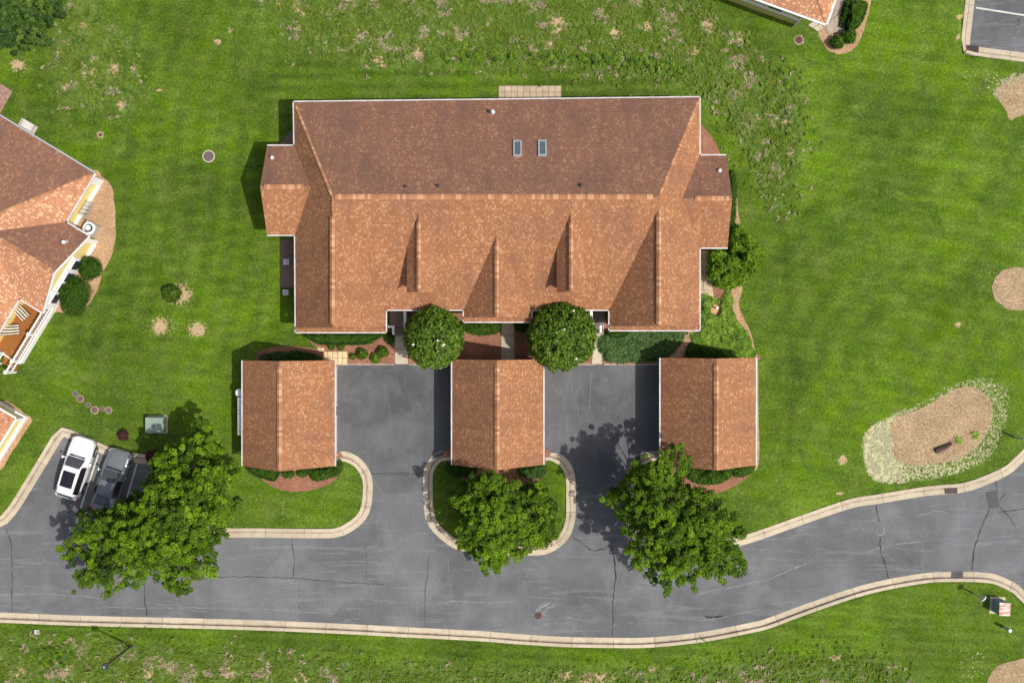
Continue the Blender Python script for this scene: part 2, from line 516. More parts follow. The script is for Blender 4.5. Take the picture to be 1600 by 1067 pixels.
THINGS = []
def settle(o, loc):
    """move the empty of a thing to its base without moving its parts"""
    THINGS.append((o, Vector(loc)))

def quads(name, V, mat, tint=None, parent=None, tri=False):
    """V: (N,4,3) array of leaf-like quads as one mesh"""
    n, k, _ = V.shape
    me = bpy.data.meshes.new(name)
    me.vertices.add(n * k)
    me.vertices.foreach_set('co', V.astype(np.float32).ravel())
    me.loops.add(n * k)
    me.loops.foreach_set('vertex_index', np.arange(n * k, dtype=np.int32))
    me.polygons.add(n)
    me.polygons.foreach_set('loop_start', (np.arange(n) * k).astype(np.int32))
    me.polygons.foreach_set('loop_total', np.full(n, k, dtype=np.int32))
    if tint is not None:
        a = me.attributes.new('tint', 'FLOAT', 'POINT')
        a.data.foreach_set('value', np.repeat(tint.astype(np.float32), k))
    me.materials.append(mat)
    me.update(calc_edges=True)
    me.validate()
    o = bpy.data.objects.new(name, me)
    COL.objects.link(o)
    if parent is not None: o.parent = parent
    return o

def unit(a):
    return a / np.maximum(np.linalg.norm(a, axis=-1, keepdims=True), 1e-9)

def leaf_quads(c, nrm, L, W):
    """rhombic leaves: centres c (N,3), normals, length and width arrays"""
    n = len(c)
    r = rng.normal(size=(n, 3))
    t = unit(np.cross(nrm, r)); b = np.cross(nrm, t)
    L = np.broadcast_to(L, (n,))[:, None] * 0.5; W = np.broadcast_to(W, (n,))[:, None] * 0.5
    return np.stack([c - t * L, c + b * W, c + t * L - nrm * L * 0.25, c - b * W], axis=1)

# ------------------------------------------------------------------ polygons in survey pixels
def smooth_path(pts, closed=False, n=6):
    pts = [np.array(p, float) for p in pts]
    N = len(pts); out = []
    rngi = range(N if closed else N - 1)
    for i in rngi:
        if closed:
            p0, p1, p2, p3 = pts[(i - 1) % N], pts[i], pts[(i + 1) % N], pts[(i + 2) % N]
        else:
            p0 = pts[max(i - 1, 0)]; p1 = pts[i]; p2 = pts[i + 1]; p3 = pts[min(i + 2, N - 1)]
        for k in range(n):
            t = k / n
            out.append(0.5 * ((2 * p1) + (-p0 + p2) * t + (2 * p0 - 5 * p1 + 4 * p2 - p3) * t * t + (-p0 + 3 * p1 - 3 * p2 + p3) * t ** 3))
    if not closed: out.append(pts[-1])
    return [tuple(p) for p in out]

def sdist(X, Y, poly):
    """signed distance in pixels, negative inside"""
    poly = np.array(poly, float)
    d = np.full(X.shape, 1e9); inside = np.zeros(X.shape, bool)
    n = len(poly)
    for i in range(n):
        x1, y1 = poly[i]; x2, y2 = poly[(i + 1) % n]
        ex, ey = x2 - x1, y2 - y1
        l2 = ex * ex + ey * ey + 1e-9
        t = np.clip(((X - x1) * ex + (Y - y1) * ey) / l2, 0, 1)
        d = np.minimum(d, np.hypot(X - x1 - t * ex, Y - y1 - t * ey))
        c = ((y1 > Y) != (y2 > Y)) & (X < (x2 - x1) * (Y - y1) / (y2 - y1 + 1e-12) + x1)
        inside ^= c
    return np.where(inside, -d, d)

def jag(pts, amp=1.2, n=4):
    s = smooth_path(pts, True, n)
    return [(x + rnd.uniform(-amp, amp), y + rnd.uniform(-amp, amp)) for x, y in s]

def W2(pts, z=0):
    return [P(x, y, z)[:2] for x, y in pts]

def sample_poly(poly, n, z=0.0):
    xs = [p[0] for p in poly]; ys = [p[1] for p in poly]
    out = np.zeros((0, 2))
    while len(out) < n:
        q = np.column_stack([rng.uniform(min(xs), max(xs), n * 2), rng.uniform(min(ys), max(ys), n * 2)])
        q = q[sdist(q[:, 0], q[:, 1], poly) < 0]
        out = np.vstack([out, q])
    return out[:n]

# ------------------------------------------------------------------ the road outline
south = [(-260, 945), (-120, 952), (0, 957), (125, 962), (250, 965), (400, 969), (542, 975), (625, 979.5), (750, 986), (800, 990), (880, 995), (950, 996.5), (1015, 996),
         (1097, 987.5), (1175, 972.5), (1200, 966), (1262, 943), (1350, 914), (1435, 897), (1487, 893.5), (1550, 896), (1585, 910), (1600, 922), (1640, 965), (1680, 1040), (1700, 1130)]
right_n = [(1900, 560), (1740, 610), (1640, 685), (1600, 722), (1580, 740), (1556, 752), (1526, 764), (1497, 771), (1478, 772), (1441, 776), (1374, 787), (1340, 792), (1312, 800), (1257, 819), (1200, 839.5),
           (1162, 851.5), (1110, 862), (1050, 862), (1008, 850), (984, 830), (975, 800), (975, 765), (980, 738), (986, 725), (997.5, 714), (1012.5, 706), (1033, 704)]
mid_n = [(852, 704), (865, 705), (882, 714), (893, 727), (899, 747), (899.5, 780), (899, 811), (891, 837), (876, 854), (854, 866), (831, 868), (780, 868), (728, 862), (709, 857), (687, 841),
         (668, 819), (662, 792), (661, 746), (664, 729), (674, 714), (687, 705.5), (706, 704)]
left_n = [(525, 706), (542, 706), (561, 715), (574, 730), (581, 747), (582, 767), (579, 794), (569, 814), (548, 831), (527, 839.5), (500, 841), (400, 840), (345, 839), (305, 828), (283, 800), (272, 765), (258, 738), (228, 725)]
lot_n = [(228, 725), (190, 720), (150, 706), (121, 692), (98.5, 682)]
lot_w = [(98.5, 682), (69, 731), (39, 780), (28, 797), (15, 813), (0, 823), (-60, 838), (-260, 846)]
sm = lambda p: smooth_path(p, False, 4)
S_south, S_right, S_mid, S_left = sm(south), sm(right_n), sm(mid_n), sm(left_n)
S_lotn = sm(lot_n); S_lotw = [lot_w[0], lot_w[1]] + sm(lot_w[2:])
ROAD = S_south + [(1900, 1130)] + S_right + [(1038, 704), (1038, 568), (838, 568), (838, 704)] + S_mid + [(718, 704), (718, 569), (516, 569), (516, 706)] + S_left + S_lotn[1:] + S_lotw[1:]
LOT2 = [(1529, -120), (1524, 0), (1516, 71), (1516, 77), (1530, 73), (1600, 82), (1700, 92), (1900, 110), (1900, -120)]

# ------------------------------------------------------------------ the ground, one sheet to the horizon
ROUGH = [
    [(430, -60), (436, 30), (462, 72), (540, 97), (600, 105), (690, 102), (760, 100), (860, 106), (960, 116), (1060, 132), (1100, 152), (1140, 195), (1172, 255), (1198, 315), (1228, 325), (1243, 270), (1252, 190), (1244, 122), (1205, 90), (1150, 48), (1085, 2), (1060, -60)],
    [(92, -60), (98, 30), (74, 80), (88, 140), (128, 166), (200, 176), (216, 130), (192, 60), (150, 0), (150, -60)],
    [(-60, 1003), (150, 1004), (250, 1011), (400, 1021), (500, 1032), (600, 1043), (800, 1051), (1000, 1050), (1130, 1040), (1200, 1033), (1340, 1026), (1400, 1046), (1420, 1130), (-60, 1130)],
]
SOIL = [(280, 460, 20, 15, 0), (267, 462, -17, 12, 0), (308, 515, 14, 12, 0.2), (250, 510, 12, 14, 0), (157, 211, 6, 6, 0), (1248, 63, 8, 8, 0), (1317, 718, 7, 9, 0), (1497, 507, 6, 5, 0),
        (1499, 27, 6, 5, 0), (1497, 58, 4, 6, 0), (340, 66, 6, 5, 0), (360, 47, 4, 4, 0), (250, 140, 5, 4, 0), (28, 102, 12, 9, 0), (595, 97, 13, 7, 0.7), (655, 82, 9, 14, 0.4), (1105, 40, 9, 14, -.5),
        (870, 40, 14, 20, 0), (962, 52, 12, 9, 0), (1012, 42, 6, 12, 0), (1085, 78, 13, 8, 0), (1155, 58, 6, 9, 0), (858, 72, 8, 7, 0), (465, 12, 7, 12, 0), (525, 55, 9, 5, .8), (720, 60, 9, 5, 0),
        (228, 1052, 12, 9, 0), (270, 1045, 10, 10, 0), (355, 1050, 14, 9, 0), (30, 1050, 14, 9, 0), (110, 1042, 8, 7, 0), (470, 1058, 14, 9, 0), (930, 1060, 30, 9, 0), (885, 1055, 12, 7, 0), (1305, 1027, 9, 5, 0),
        (1312, 770, 6, 3, 0), (145, 115, 9, 9, 0), (178, 108, 10, 14, 0), (190, 165, 9, 7, 0), (130, 40, 7, 7, 0), (1225, 190, 6, 8, 0), (1234, 240, 7, 9, 0), (1018, 1045, 6, 4, 0), (1586, 150, 30, 30, 0)]
STRAW = [(255, 508, 26, 22, 0, 0.36), (308, 512, 17, 15, 0, 0.40), (290, 458, 15, 20, 0, 0.30), (30, 105, 28, 22, 0, 0.30), (1510, 118, 22, 8, 0, 0.32), (1215, 308, 14, 12, 0, 0.32), (1170, 240, 10, 12, 0, 0.25),
         (1330, 745, 16, 24, 0, 0.22), (1560, 440, 34, 40, 0, 0.24), (1555, 130, 24, 20, 0, 0.34), (1340, 650, 22, 30, 0, 0.12), (760, 118, 30, 9, 0, 0.22), (950, 118, 60, 7, 0.08, 0.25), (130, 160, 60, 14, 0.4, 0.22),
         (1520, 1040, 34, 36, 0, 0.26), (1425, 640, 16, 12, 0, .34), (420, 785, 40, 20, 0, 0.16), (395, 25, 30, 30, 0, 0.14), (560, 25, 60, 30, 0, 0.12), (1180, 780, 30, 20, 0, 0.10), (470, 810, 70, 14, 0, 0.14)]
RING = [(1347, 700), (1350, 680), (1365, 662), (1388, 652), (1404, 641), (1440, 628), (1475, 606), (1500, 598), (1530, 590), (1560, 594), (1577, 618), (1572, 660), (1556, 700), (1525, 728), (1480, 745), (1420, 752), (1380, 755), (1355, 738)]

def vnoise(x, y, s, seed=0):
    """smooth value noise in 0..1"""
    g = np.random.default_rng(seed).random((256, 256))
    xs_ = x / s; ys_ = y / s
    xi = np.floor(xs_).astype(int); yi = np.floor(ys_).astype(int)
    fx = xs_ - xi; fy = ys_ - yi; fx = fx * fx * (3 - 2 * fx); fy = fy * fy * (3 - 2 * fy)
    a = g[xi % 256, yi % 256]; b = g[(xi + 1) % 256, yi % 256]; c = g[xi % 256, (yi + 1) % 256]; d = g[(xi + 1) % 256, (yi + 1) % 256]
    return (a * (1 - fx) + b * fx) * (1 - fy) + (c * (1 - fx) + d * fx) * fy

def build_ground():
    fx = np.arange(-42, 42.01, 0.22); fy = np.arange(-30, 30.01, 0.22)
    ox = np.array([-900, -500, -250, -120, -70, -52]); oy = np.array([-900, -500, -250, -120, -60, -40])
    xs = np.concatenate([ox, fx, -ox[::-1]]); ys = np.concatenate([oy, fy, -oy[::-1]])
    X, Y = np.meshgrid(xs, ys)
    PX = X / S0 + 800; PY = 533.5 - Y / S0
    Z = np.zeros(X.shape)
    rough = np.zeros(X.shape); soil = np.zeros(X.shape); straw = np.zeros(X.shape)
    for p in ROUGH:
        d = sdist(PX, PY, smooth_path(p, True, 2))
        rough = np.maximum(rough, np.clip(0.5 - d / 60, 0, 1))
    for i, (cx, cy, rx, ry, a) in enumerate(SOIL):
        c, s = math.cos(a), math.sin(a)
        u = (PX - cx) * c + (PY - cy) * s; v = -(PX - cx) * s + (PY - cy) * c
        d = np.sqrt((u / abs(rx)) ** 2 + (v / ry) ** 2)
        val = np.clip(1.05 - 0.62 * d, 0, 1)
        if rx < 0: soil = np.minimum(soil, 1 - val)
        else: soil = np.maximum(soil, val)
    soil[(PX > 1500) & (PY > 100) & (PY < 200)] *= 0
    for (cx, cy, rx, ry, a, k) in STRAW:
        c, s = math.cos(a), math.sin(a)
        u = (PX - cx) * c + (PY - cy) * s; v = -(PX - cx) * s + (PY - cy) * c
        d = np.sqrt((u / rx) ** 2 + (v / ry) ** 2)
        straw = np.maximum(straw, np.clip((1.3 - d) * 1.4, 0, 1) * k)
    d = sdist(PX, PY, smooth_path(RING, True, 3))
    k = 0.40 + 0.34 * np.clip((1420 - PX) / 40, 0, 1) + 0.12 * np.clip((PY - 700) / 30, 0, 1)
    straw = np.maximum(straw, np.clip(0.5 - d / 8, 0, 1) * k)
    # mowing lanes and wheel tracks pressed into the grass
    wear = np.full(X.shape, 0.5)
    def lanes(mask, coord, period, amp):
        wear[:] += mask * amp * 1.7 * np.clip(np.sin(coord / period * 2 * np.pi) * 1.6, -1, 1)
    def soft(v, w): return np.clip(0.5 + v / w, 0, 1)
    lanes(soft(470 - PX, 40) * soft(560 - PY, 60), PX + 0.22 * PY + 10 * np.sin(PY / 90), 34, 0.055)
    lanes(soft(470 - PX, 60) * soft(PY - 150, 60) * soft(560 - PY, 60), PY + .25 * PX, 23, 0.05)
    lanes(soft(PX - 1180, 30) * soft(900 - PY, 40), np.hypot(PX - 1420, (PY - 560) * 1.2), 36, 0.045)
    lanes(soft(PX - 1200, 60) * soft(PY - 60, 40) * soft(700 - PY, 60), PX * .8 + PY * .5, 41, 0.04)
    lanes(soft(PY - 955, 10), PY - 0.03 * PX, 15, 0.07)
    lanes(soft(PY - 95, 20) * soft(160 - PY, 20) * soft(PX - 420, 30) * soft(1120 - PX, 30), PY + .02 * PX, 19, 0.10)
    for pts_, w_, a_ in (([(1150, 150), (1180, 240), (1212, 330), (1230, 420), (1236, 520), (1238, 640), (1225, 760)], 6, -.16),
                         ([(1180, 150), (1212, 250), (1245, 330), (1300, 315), (1370, 285), (1440, 275), (1500, 290), (1560, 330)], 7, -.14),
                         ([(1262, 330), (1300, 296), (1370, 268), (1440, 262), (1520, 280)], 6, -.10),
                         ([(1300, 600), (1330, 660), (1345, 760)], 8, -.10),
                         ([(200, 60), (215, 200), (235, 330), (300, 420), (380, 470)], 7, .08), ([(0, 985), (400, 1003), (800, 1022), (1100, 1018)], 9, -.10),
                         ([(240, 20), (262, 180), (290, 300), (360, 400)], 7, .07), ([(60, 560), (160, 590), (340, 590)], 10, .08)):
        sp = smooth_path(pts_, False, 4)
        dd_ = np.full(X.shape, 1e9)
        for (x1, y1), (x2, y2) in zip(sp[:-1], sp[1:]):
            ex, ey = x2 - x1, y2 - y1; tt = np.clip(((PX - x1) * ex + (PY - y1) * ey) / (ex * ex + ey * ey + 1e-9), 0, 1)
            dd_ = np.minimum(dd_, np.hypot(PX - x1 - tt * ex, PY - y1 - tt * ey))
        wear += 1.7 * a_ * np.exp(-(dd_ / w_) ** 2)
    wear += .10 * soft(PX - 1230, 120) * soft(740 - PY, 80) + .05 * soft(PY - 960, 30)
    wear += (vnoise(PX + 5000, PY + 5000, 120, 11) - .5) * .34 + (vnoise(PX + 5000, PY + 5000, 45, 12) - .5) * .26 + (vnoise(PX + 5000, PY + 5000, 17, 13) - .5) * .18
    dr = np.minimum(sdist(PX, PY, ROAD), sdist(PX, PY, LOT2))
    bumps = (np.sin(X * 2.1 + 1.3 * np.sin(Y * 1.7)) * np.sin(Y * 2.6 + 1.1 * np.sin(X * 1.3)) * 0.5 + 0.5) * 0.12 + rng.uniform(0, 0.06, X.shape)
    Z = Z + rough * bumps * (np.abs(X) < 41)
    low = dr < 0.62 / S0
    Z[low] = -0.32
    ny, nx = X.shape
    idx = np.arange(nx * ny).reshape(ny, nx)
    q = np.stack([idx[:-1, :-1], idx[:-1, 1:], idx[1:, 1:], idx[1:, :-1]], -1).reshape(-1, 4)
    me = bpy.data.meshes.new("ground")
    me.vertices.add(nx * ny)
    me.vertices.foreach_set('co', np.stack([X, Y, Z], -1).astype(np.float32).ravel())
    me.loops.add(q.size); me.loops.foreach_set('vertex_index', q.astype(np.int32).ravel())
    me.polygons.add(len(q))
    me.polygons.foreach_set('loop_start', (np.arange(len(q)) * 4).astype(np.int32))
    me.polygons.foreach_set('loop_total', np.full(len(q), 4, np.int32))
    me.polygons.foreach_set('use_smooth', np.ones(len(q), bool))
    a = me.attributes.new('mask', 'FLOAT_COLOR', 'POINT')
    a.data.foreach_set('color', np.stack([rough, soil, straw, np.ones(X.shape)], -1).astype(np.float32).ravel())
    a = me.attributes.new('wear', 'FLOAT', 'POINT')
    a.data.foreach_set('value', np.clip(wear, 0, 1).astype(np.float32).ravel())
    me.materials.append(M['lawn'])
    me.update(calc_edges=True)
    o = bpy.data.objects.new("ground", me)
    COL.objects.link(o)
    tag(o, kind='structure')
build_ground()

# ------------------------------------------------------------------ roads, kerbs
RZ = -0.12
mb = MB(); mb.poly(W2(ROAD), None, RZ)
road = tag(mb.build("road", M['asphalt']), kind='structure')
mb = MB(); mb.poly(W2(LOT2), None, RZ)
lot2 = tag(mb.build("parking_lot", M['asphalt']), kind='structure')
# sealed driveway courts between the garages
for nm, pl in (("driveway", [(518, 571), (716, 571), (716, 704), (672, 718), (655, 745), (640, 770), (600, 772), (583, 745), (576, 728), (560, 712), (518, 704)]),
               ("driveway", [(840, 571), (1036, 571), (1036, 706), (1000, 709), (982, 728), (972, 760), (940, 775), (903, 765), (895, 725), (880, 710), (840, 704)])):
    mb = MB(); mb.poly(W2(pl), None, RZ + 0.004)
    tag(mb.build(nm, M['asphalt_drive']), kind='structure')

kerb = bpy.data.objects.new("kerb", None); COL.objects.link(kerb); tag(kerb, kind='structure')
PROF = [(0.0, -0.115), (0.33, -0.130), (0.42, -0.135), (0.45, 0.005), (0.49, 0.03), (0.69, 0.03), (0.72, -0.25)]
def make_kerb(path, seglen=2.95, phase=0.0, skip=()):
    w = np.array([P(x, y)[:2] for x, y in path])
    seg = np.hypot(*(w[1:] - w[:-1]).T); L = np.concatenate([[0], np.cumsum(seg)])
    tot = L[-1]
    def at(s):
        i = min(max(int(np.searchsorted(L, s)) - 1, 0), len(seg) - 1)
        t = (s - L[i]) / seg[i]
        p = w[i] * (1 - t) + w[i + 1] * t
        a = max(0, s - 0.25); b = min(tot, s + 0.25)
        def pt(q):
            j = min(max(int(np.searchsorted(L, q)) - 1, 0), len(seg) - 1)
            u = (q - L[j]) / seg[j]
            return w[j] * (1 - u) + w[j + 1] * u
        d = pt(b) - pt(a); d /= np.hypot(*d)
        return p, np.array([d[1], -d[0]])
    n = max(1, round(tot / seglen)); sl = tot / n
    for i in range(n):
        a = i * sl + 0.012; b = (i + 1) * sl - 0.012
        if any(x0 < at((a + b) / 2)[0][0] / S0 + 800 < x1 for x0, x1 in skip): continue
        m = max(2, int(sl / 0.4))
        rows = []
        dz = rnd.uniform(-0.004, 0.004)
        for k in range(m + 1):
            p, nr = at(a + (b - a) * k / m)
            rows.append([(p[0] + nr[0] * o, p[1] + nr[1] * o, z + dz) for o, z in PROF])
        mb = MB()
        for k in range(m):
            for j in range(len(PROF) - 1):
                mb.face([rows[k][j], rows[k + 1][j], rows[k + 1][j + 1], rows[k][j + 1]][::-1], mi=(1 if j in (1, 2) else 0))
        mb.face(rows[0][::1]); mb.face(rows[-1][::-1])
        mb.build("kerb_segment", [M['concrete'], M['gutterc']], kerb)
for pth in (S_south, S_right, S_mid, S_left, S_lotn + S_lotw[1:]):
    make_kerb(pth)
make_kerb([(1529, -120), (1524, 0), (1516, 71), (1530, 73), (1600, 82), (1700, 92), (1900, 108)])
# dark dust line under the joints
mb = MB()
for pth in (S_south, S_right, S_mid, S_left, S_lotn, S_lotw):
    w = [P(x, y) for x, y in pth]
    for a, b in zip(w[:-1], w[1:]):
        d = Vector(b) - Vector(a)
        if d.length < 1e-6: continue
        nr = Vector((d.y, -d.x, 0)).normalized()
        A, B = Vector(a), Vector(b)
        mb.face([A + Vector((0, 0, -.17)), B + Vector((0, 0, -.17)), B + nr * .7 + Vector((0, 0, -.17)), A + nr * .7 + Vector((0, 0, -.17))][::-1])
tag(mb.build("kerb_footing", M['soil']), kind='structure')

# painted bay lines
def strip(name, pts, w, z, mat, parent=None):
    mb = MB()
    p = [Vector(P(x, y, z)) for x, y in pts]
    L = []; R = []
    for i in range(len(p)):
        d = (p[min(i + 1, len(p) - 1)] - p[max(i - 1, 0)]).normalized()
        s = Vector((-d.y, d.x, 0)) * (w[i] if hasattr(w, '__len__') else w) * 0.5
        L.append(p[i] + s); R.append(p[i] - s)
    for i in range(len(p) - 1):
        mb.face([R[i], R[i + 1], L[i + 1], L[i]])
    return mb.build(name, mat, parent)
for a, b in (((153.5, 710), (126, 793)), ((214, 724), (190, 806))):
    strip("painted_line", [a, b], 0.11, RZ + 0.005, M['paint'], road)
strip("painted_line", [(1525, 12.5), (1700, 40)], 0.12, RZ + 0.005, M['paint'], lot2)

def crack(pts, w=0.045, mat='crack', parent=road, amp=0.8):
    q = []
    for (x0, y0), (x1, y1) in zip(pts[:-1], pts[1:]):
        n = max(2, int(math.hypot(x1 - x0, y1 - y0) / 5))
        for k in range(n):
            t = k / n
            q.append((x0 + (x1 - x0) * t + rnd.uniform(-amp, amp), y0 + (y1 - y0) * t + rnd.uniform(-amp, amp)))
    q.append(pts[-1])
    strip("road_crack", q, [w * rnd.uniform(0.5, 1.4) for _ in q], RZ + 0.007, M[mat], parent)
crack([(9, 826), (18, 850), (19, 895), (19, 955)], 0.05)
crack([(225, 905), (226, 930), (229, 962)], 0.06)
crack([(300, 905), (345, 901), (400, 901), (460, 903), (520, 908), (600, 913)], 0.04)
crack([(456, 843), (460, 880), (458, 902)], 0.05)
crack([(462, 905), (465, 972)], 0.03, 'scuff')
crack([(581, 740), (640, 738)], 0.05)
crack([(571, 850), (574, 880), (572, 905)], 0.04, 'crackred')
crack([(670, 870), (668, 895), (664, 925), (664, 980)], 0.05, 'crackred')
crack([(895, 838), (925, 860), (945, 858), (955, 848), (962, 845)], 0.06)
crack([(955, 850), (960, 875), (962, 900), (958, 940), (957, 992)], 0.06)
crack([(960, 870), (962, 905)], 0.10, 'crackred')
crack([(1369, 790), (1371, 800), (1374, 815)], 0.07)
crack([(1375, 840), (1376, 860), (1384, 885), (1388, 903)], 0.06)
crack([(1545, 797), (1535, 820), (1522, 858), (1518, 890)], 0.07)
crack([(1563, 792), (1580, 812), (1587, 822)], 0.06)
crack([(1556, 752), (1559, 768)], 0.05)
crack([(1562, 780), (1572, 772)], 0.05)
crack([(844, 905), (845, 935)], 0.03, 'scuff')
crack([(922, 571), (924, 590), (921, 640)], 0.03, 'scuff')
crack([(700, 870), (705, 935)], 0.03, 'scuff')
crack([(540, 780), (600, 742), (661, 740)][1:], 0.04)
crack([(1102, 963), (1110, 964.5), (1130, 962)], 0.12, amp=0.3)
crack([(0, 930), (60, 927), (140, 932), (160, 934)], 0.05, 'scuff')
crack([(160, 947), (220, 950), (300, 949), (400, 951), (520, 958)], 0.05, 'scuff')
crack([(700, 938), (760, 941), (800, 940)], 0.07, 'scuff')
crack([(1090, 927), (1140, 918), (1200, 905), (1260, 880)], 0.07, 'scuff')
crack([(1060, 965), (1100, 970), (1170, 955)], 0.04, 'scuff')
crack([(1430, 808), (1460, 798), (1478, 800)], 0.06, 'scuff')
crack([(1360, 860), (1400, 850), (1440, 845)], 0.06, 'scuff')
crack([(1560, 800), (1600, 795)], 0.05)
crack([(1592, 30), (1593, 38), (1589, 39)], 0.05, parent=lot2)
for cx, cy in ((852, 946), (858, 950), (846, 948)):
    crack([(cx - 14, cy + 12), (cx, cy), (cx + 8, cy - 6)], 0.12, 'scuff', amp=1.8)
# patched square
mb = MB(); mb.poly(W2([(1541, 769), (1558, 766), (1563, 793), (1546, 795)]), None, RZ + 0.009)
mb.build("asphalt_patch", simple("patch_asphalt", (0.085, 0.078, 0.085), 0.9, var=0.2, scale=6), road)

# ------------------------------------------------------------------ beds, walks, patios
def bed(pts, mat='mulch', z=0.012, name="mulch_bed", amp=1.0, sm_=True):
    q = jag(pts, amp) if sm_ else pts
    mb = MB(); mb.poly(W2(q), None, z)
    return tag(mb.build(name, M[mat]), kind='structure')
bed([(472, 515), (618, 515), (618, 568.5), (498, 568.5), (490, 560), (498, 546), (486, 536)], z=0.016, sm_=False)
bed([(634, 480), (784, 480), (784, 568.5), (634, 568.5)], z=0.016, sm_=False)
bed([(802, 480), (934, 480), (934, 568.5), (802, 568.5)], z=0.016, sm_=False)
bed([(940, 500), (1100, 500), (1085, 545), (1040, 566), (1040, 568.5), (940, 568.5)], z=0.016, sm_=False)
bed([(1060, 516), (1092, 516), (1092, 470), (1092, 385), (1150, 352), (1165, 380), (1160, 430), (1152, 452), (1156, 480), (1168, 512), (1178, 545), (1178, 566), (1030, 566), (1055, 545)], 'mulch', 0.012)
bed([(390, 728), (405, 745), (425, 759), (447, 766), (480, 767), (508, 759), (528, 744), (537, 722), (520, 705), (400, 705)])
bed([(400, 560), (404, 549), (425, 543), (455, 541), (485, 544), (504, 549), (506, 575), (400, 575)])
bed([(702, 722), (722, 748), (748, 756), (780, 759), (820, 756), (844, 748), (853, 722), (848, 700), (705, 700)])
bed([(1045, 726), (1052, 744), (1072, 760), (1096, 768), (1128, 768), (1158, 752), (1178, 733), (1176, 705), (1048, 705)])
bed([(1085, 190), (1100, 200), (1112, 215), (1121, 230), (1126, 246), (1120, 260), (1080, 255)], 'mulch')
bed([(438, 374), (438, 449), (475, 449), (475, 374)], 'soil', sm_=False)
bed([(461, 200), (444, 218), (434, 232), (445, 245), (475, 240), (475, 205)], 'soil', amp=0.5)
bed([(140, 270), (160, 276), (173, 290), (179, 315), (181, 345), (180, 375), (174, 400), (160, 430), (150, 458), (135, 480), (112, 491), (88, 488), (70, 500), (100, 420), (90, 350)], 'mulch_tan')
bed([(1280, 48), (1286, 68), (1298, 81), (1317, 85), (1334, 77), (1345, 60), (1353, 34), (1361, 5), (1368, -40), (1330, -40), (1310, 20)], 'mulch_tan')
bed([(0, 626), (20, 632), (42, 648), (50, 655), (44, 668), (20, 705), (0, 735), (-30, 745), (-40, 640)], 'mulch_tan')
bed([(1392, 668), (1400, 652), (1440, 638), (1470, 620), (1490, 609), (1512, 604), (1535, 612), (1549, 630), (1551, 650), (1545, 670), (1530, 692), (1510, 711), (1490, 720), (1460, 725), (1430, 727), (1405, 722), (1395, 705), (1391, 685)], 'mulch_oval', amp=0.8)
bed([(1555, 146), (1570, 130), (1588, 119), (1640, 112), (1640, 188), (1600, 180), (1578, 189), (1572, 172)], 'mulch_oval', amp=1.5)
bed([(1550, 452), (1556, 432), (1575, 420), (1600, 418), (1640, 430), (1640, 480), (1605, 485), (1575, 482), (1558, 470)], 'mulch_oval', amp=1.5)
bed([(1541, 1075), (1550, 1048), (1568, 1036), (1600, 1029), (1640, 1034), (1650, 1120), (1540, 1120)], 'mulch_oval', amp=1.0)
bed([(1108, 483), (1113, 476), (1122, 475), (1129, 480), (1129, 488), (1122, 493), (1114, 491)], 'gold_soil', 0.03, "bare_soil", 1.2)
bed([(1144, 300), (1150, 300), (1153, 330), (1157, 352), (1162, 372), (1152, 372), (1147, 340)], 'mulch_tan', 0.02, amp=.6)
bed([(1142, 450), (1160, 449), (1155, 470), (1157, 490), (1168, 508), (1176, 530), (1180, 560), (1177, 560), (1172, 536), (1160, 512), (1149, 494), (1142, 480), (1146, 466)], 'mulch_tan', 0.024, amp=.6)
bed([(1176, 560), (1184, 560), (1185, 640), (1186, 720), (1176, 720)], 'mulch_tan', 0.014, amp=.5)
bed([(1040, 566), (1058, 545), (1070, 522), (1076, 508), (1086, 508), (1080, 530), (1072, 550), (1056, 566)], 'mulch_tan', 0.024, amp=.5)
bed([(1475, 697), (1462, 700), (1460, 706), (1466, 709), (1478, 705), (1490, 690), (1486, 686)], 'soil', 0.02, "bare_soil", 0.8)
# edging between beds and driveway
edging = bpy.data.objects.new("edging", None); COL.objects.link(edging); tag(edging, kind='structure')
for x0, x1 in ((516, 545), (545, 580), (580, 616), (638, 675), (675, 718), (838, 880), (880, 932), (944, 975), (975, 1010), (1010, 1040)):
    a = P(x0 + .3, 570.5); b = P(x1 - .3, 568.0)
    mb = MB(); mb.box(a[0], a[1], -0.25, b[0], b[1], 0.02)
    mb.build("edging_stone", M['gutterc'], edging)

def slab_row(name, cells, mat, z0=-0.05, z1=0.05, parent=None):
    for q in cells:
        dz = rnd.uniform(-0.006, 0.006)
        w = W2(q)
        mb = MB(); mb.poly(w, z0, z1 + dz)
        mb.build(name, mat, parent)
def path_thing(name, quad, n, m, nm, mat, gap=0.35, label=None):
    """quad of survey points split into n x m slabs"""
    root = bpy.data.objects.new(name, None); COL.objects.link(root); tag(root, kind='structure')
    q = [np.array(p, float) for p in quad]
    def at(u, v): return (q[0] * (1 - u) + q[1] * u) * (1 - v) + (q[3] * (1 - u) + q[2] * u) * v
    lu = np.hypot(*(q[1] - q[0])); lv = np.hypot(*(q[3] - q[0]))
    gu, gv = gap / lu, gap / lv
    cells = []
    for i in range(n):
        for j in range(m):
            u0, u1, v0, v1 = i / n + gu, (i + 1) / n - gu, j / m + gv, (j + 1) / m - gv
            cells.append([tuple(at(u0, v0)), tuple(at(u1, v0)), tuple(at(u1, v1)), tuple(at(u0, v1))])
    slab_row(nm, cells, mat, parent=root)
    mb = MB(); mb.poly(W2([tuple(p) for p in q]), -0.1, 0.030)
    mb.build("joint_bed", M['paverjoint'], root)
    return root
path_thing("walkway", [(616, 500), (636, 500), (638, 569), (617, 569)], 1, 3, "slab", M['walk'])
path_thing("walkway", [(783, 498), (804, 498), (804, 575), (783, 575)], 1, 3, "slab", M['walk'])
path_thing("walkway", [(932, 495), (945, 495), (941, 569), (924, 569)], 1, 3, "slab", M['walk'])
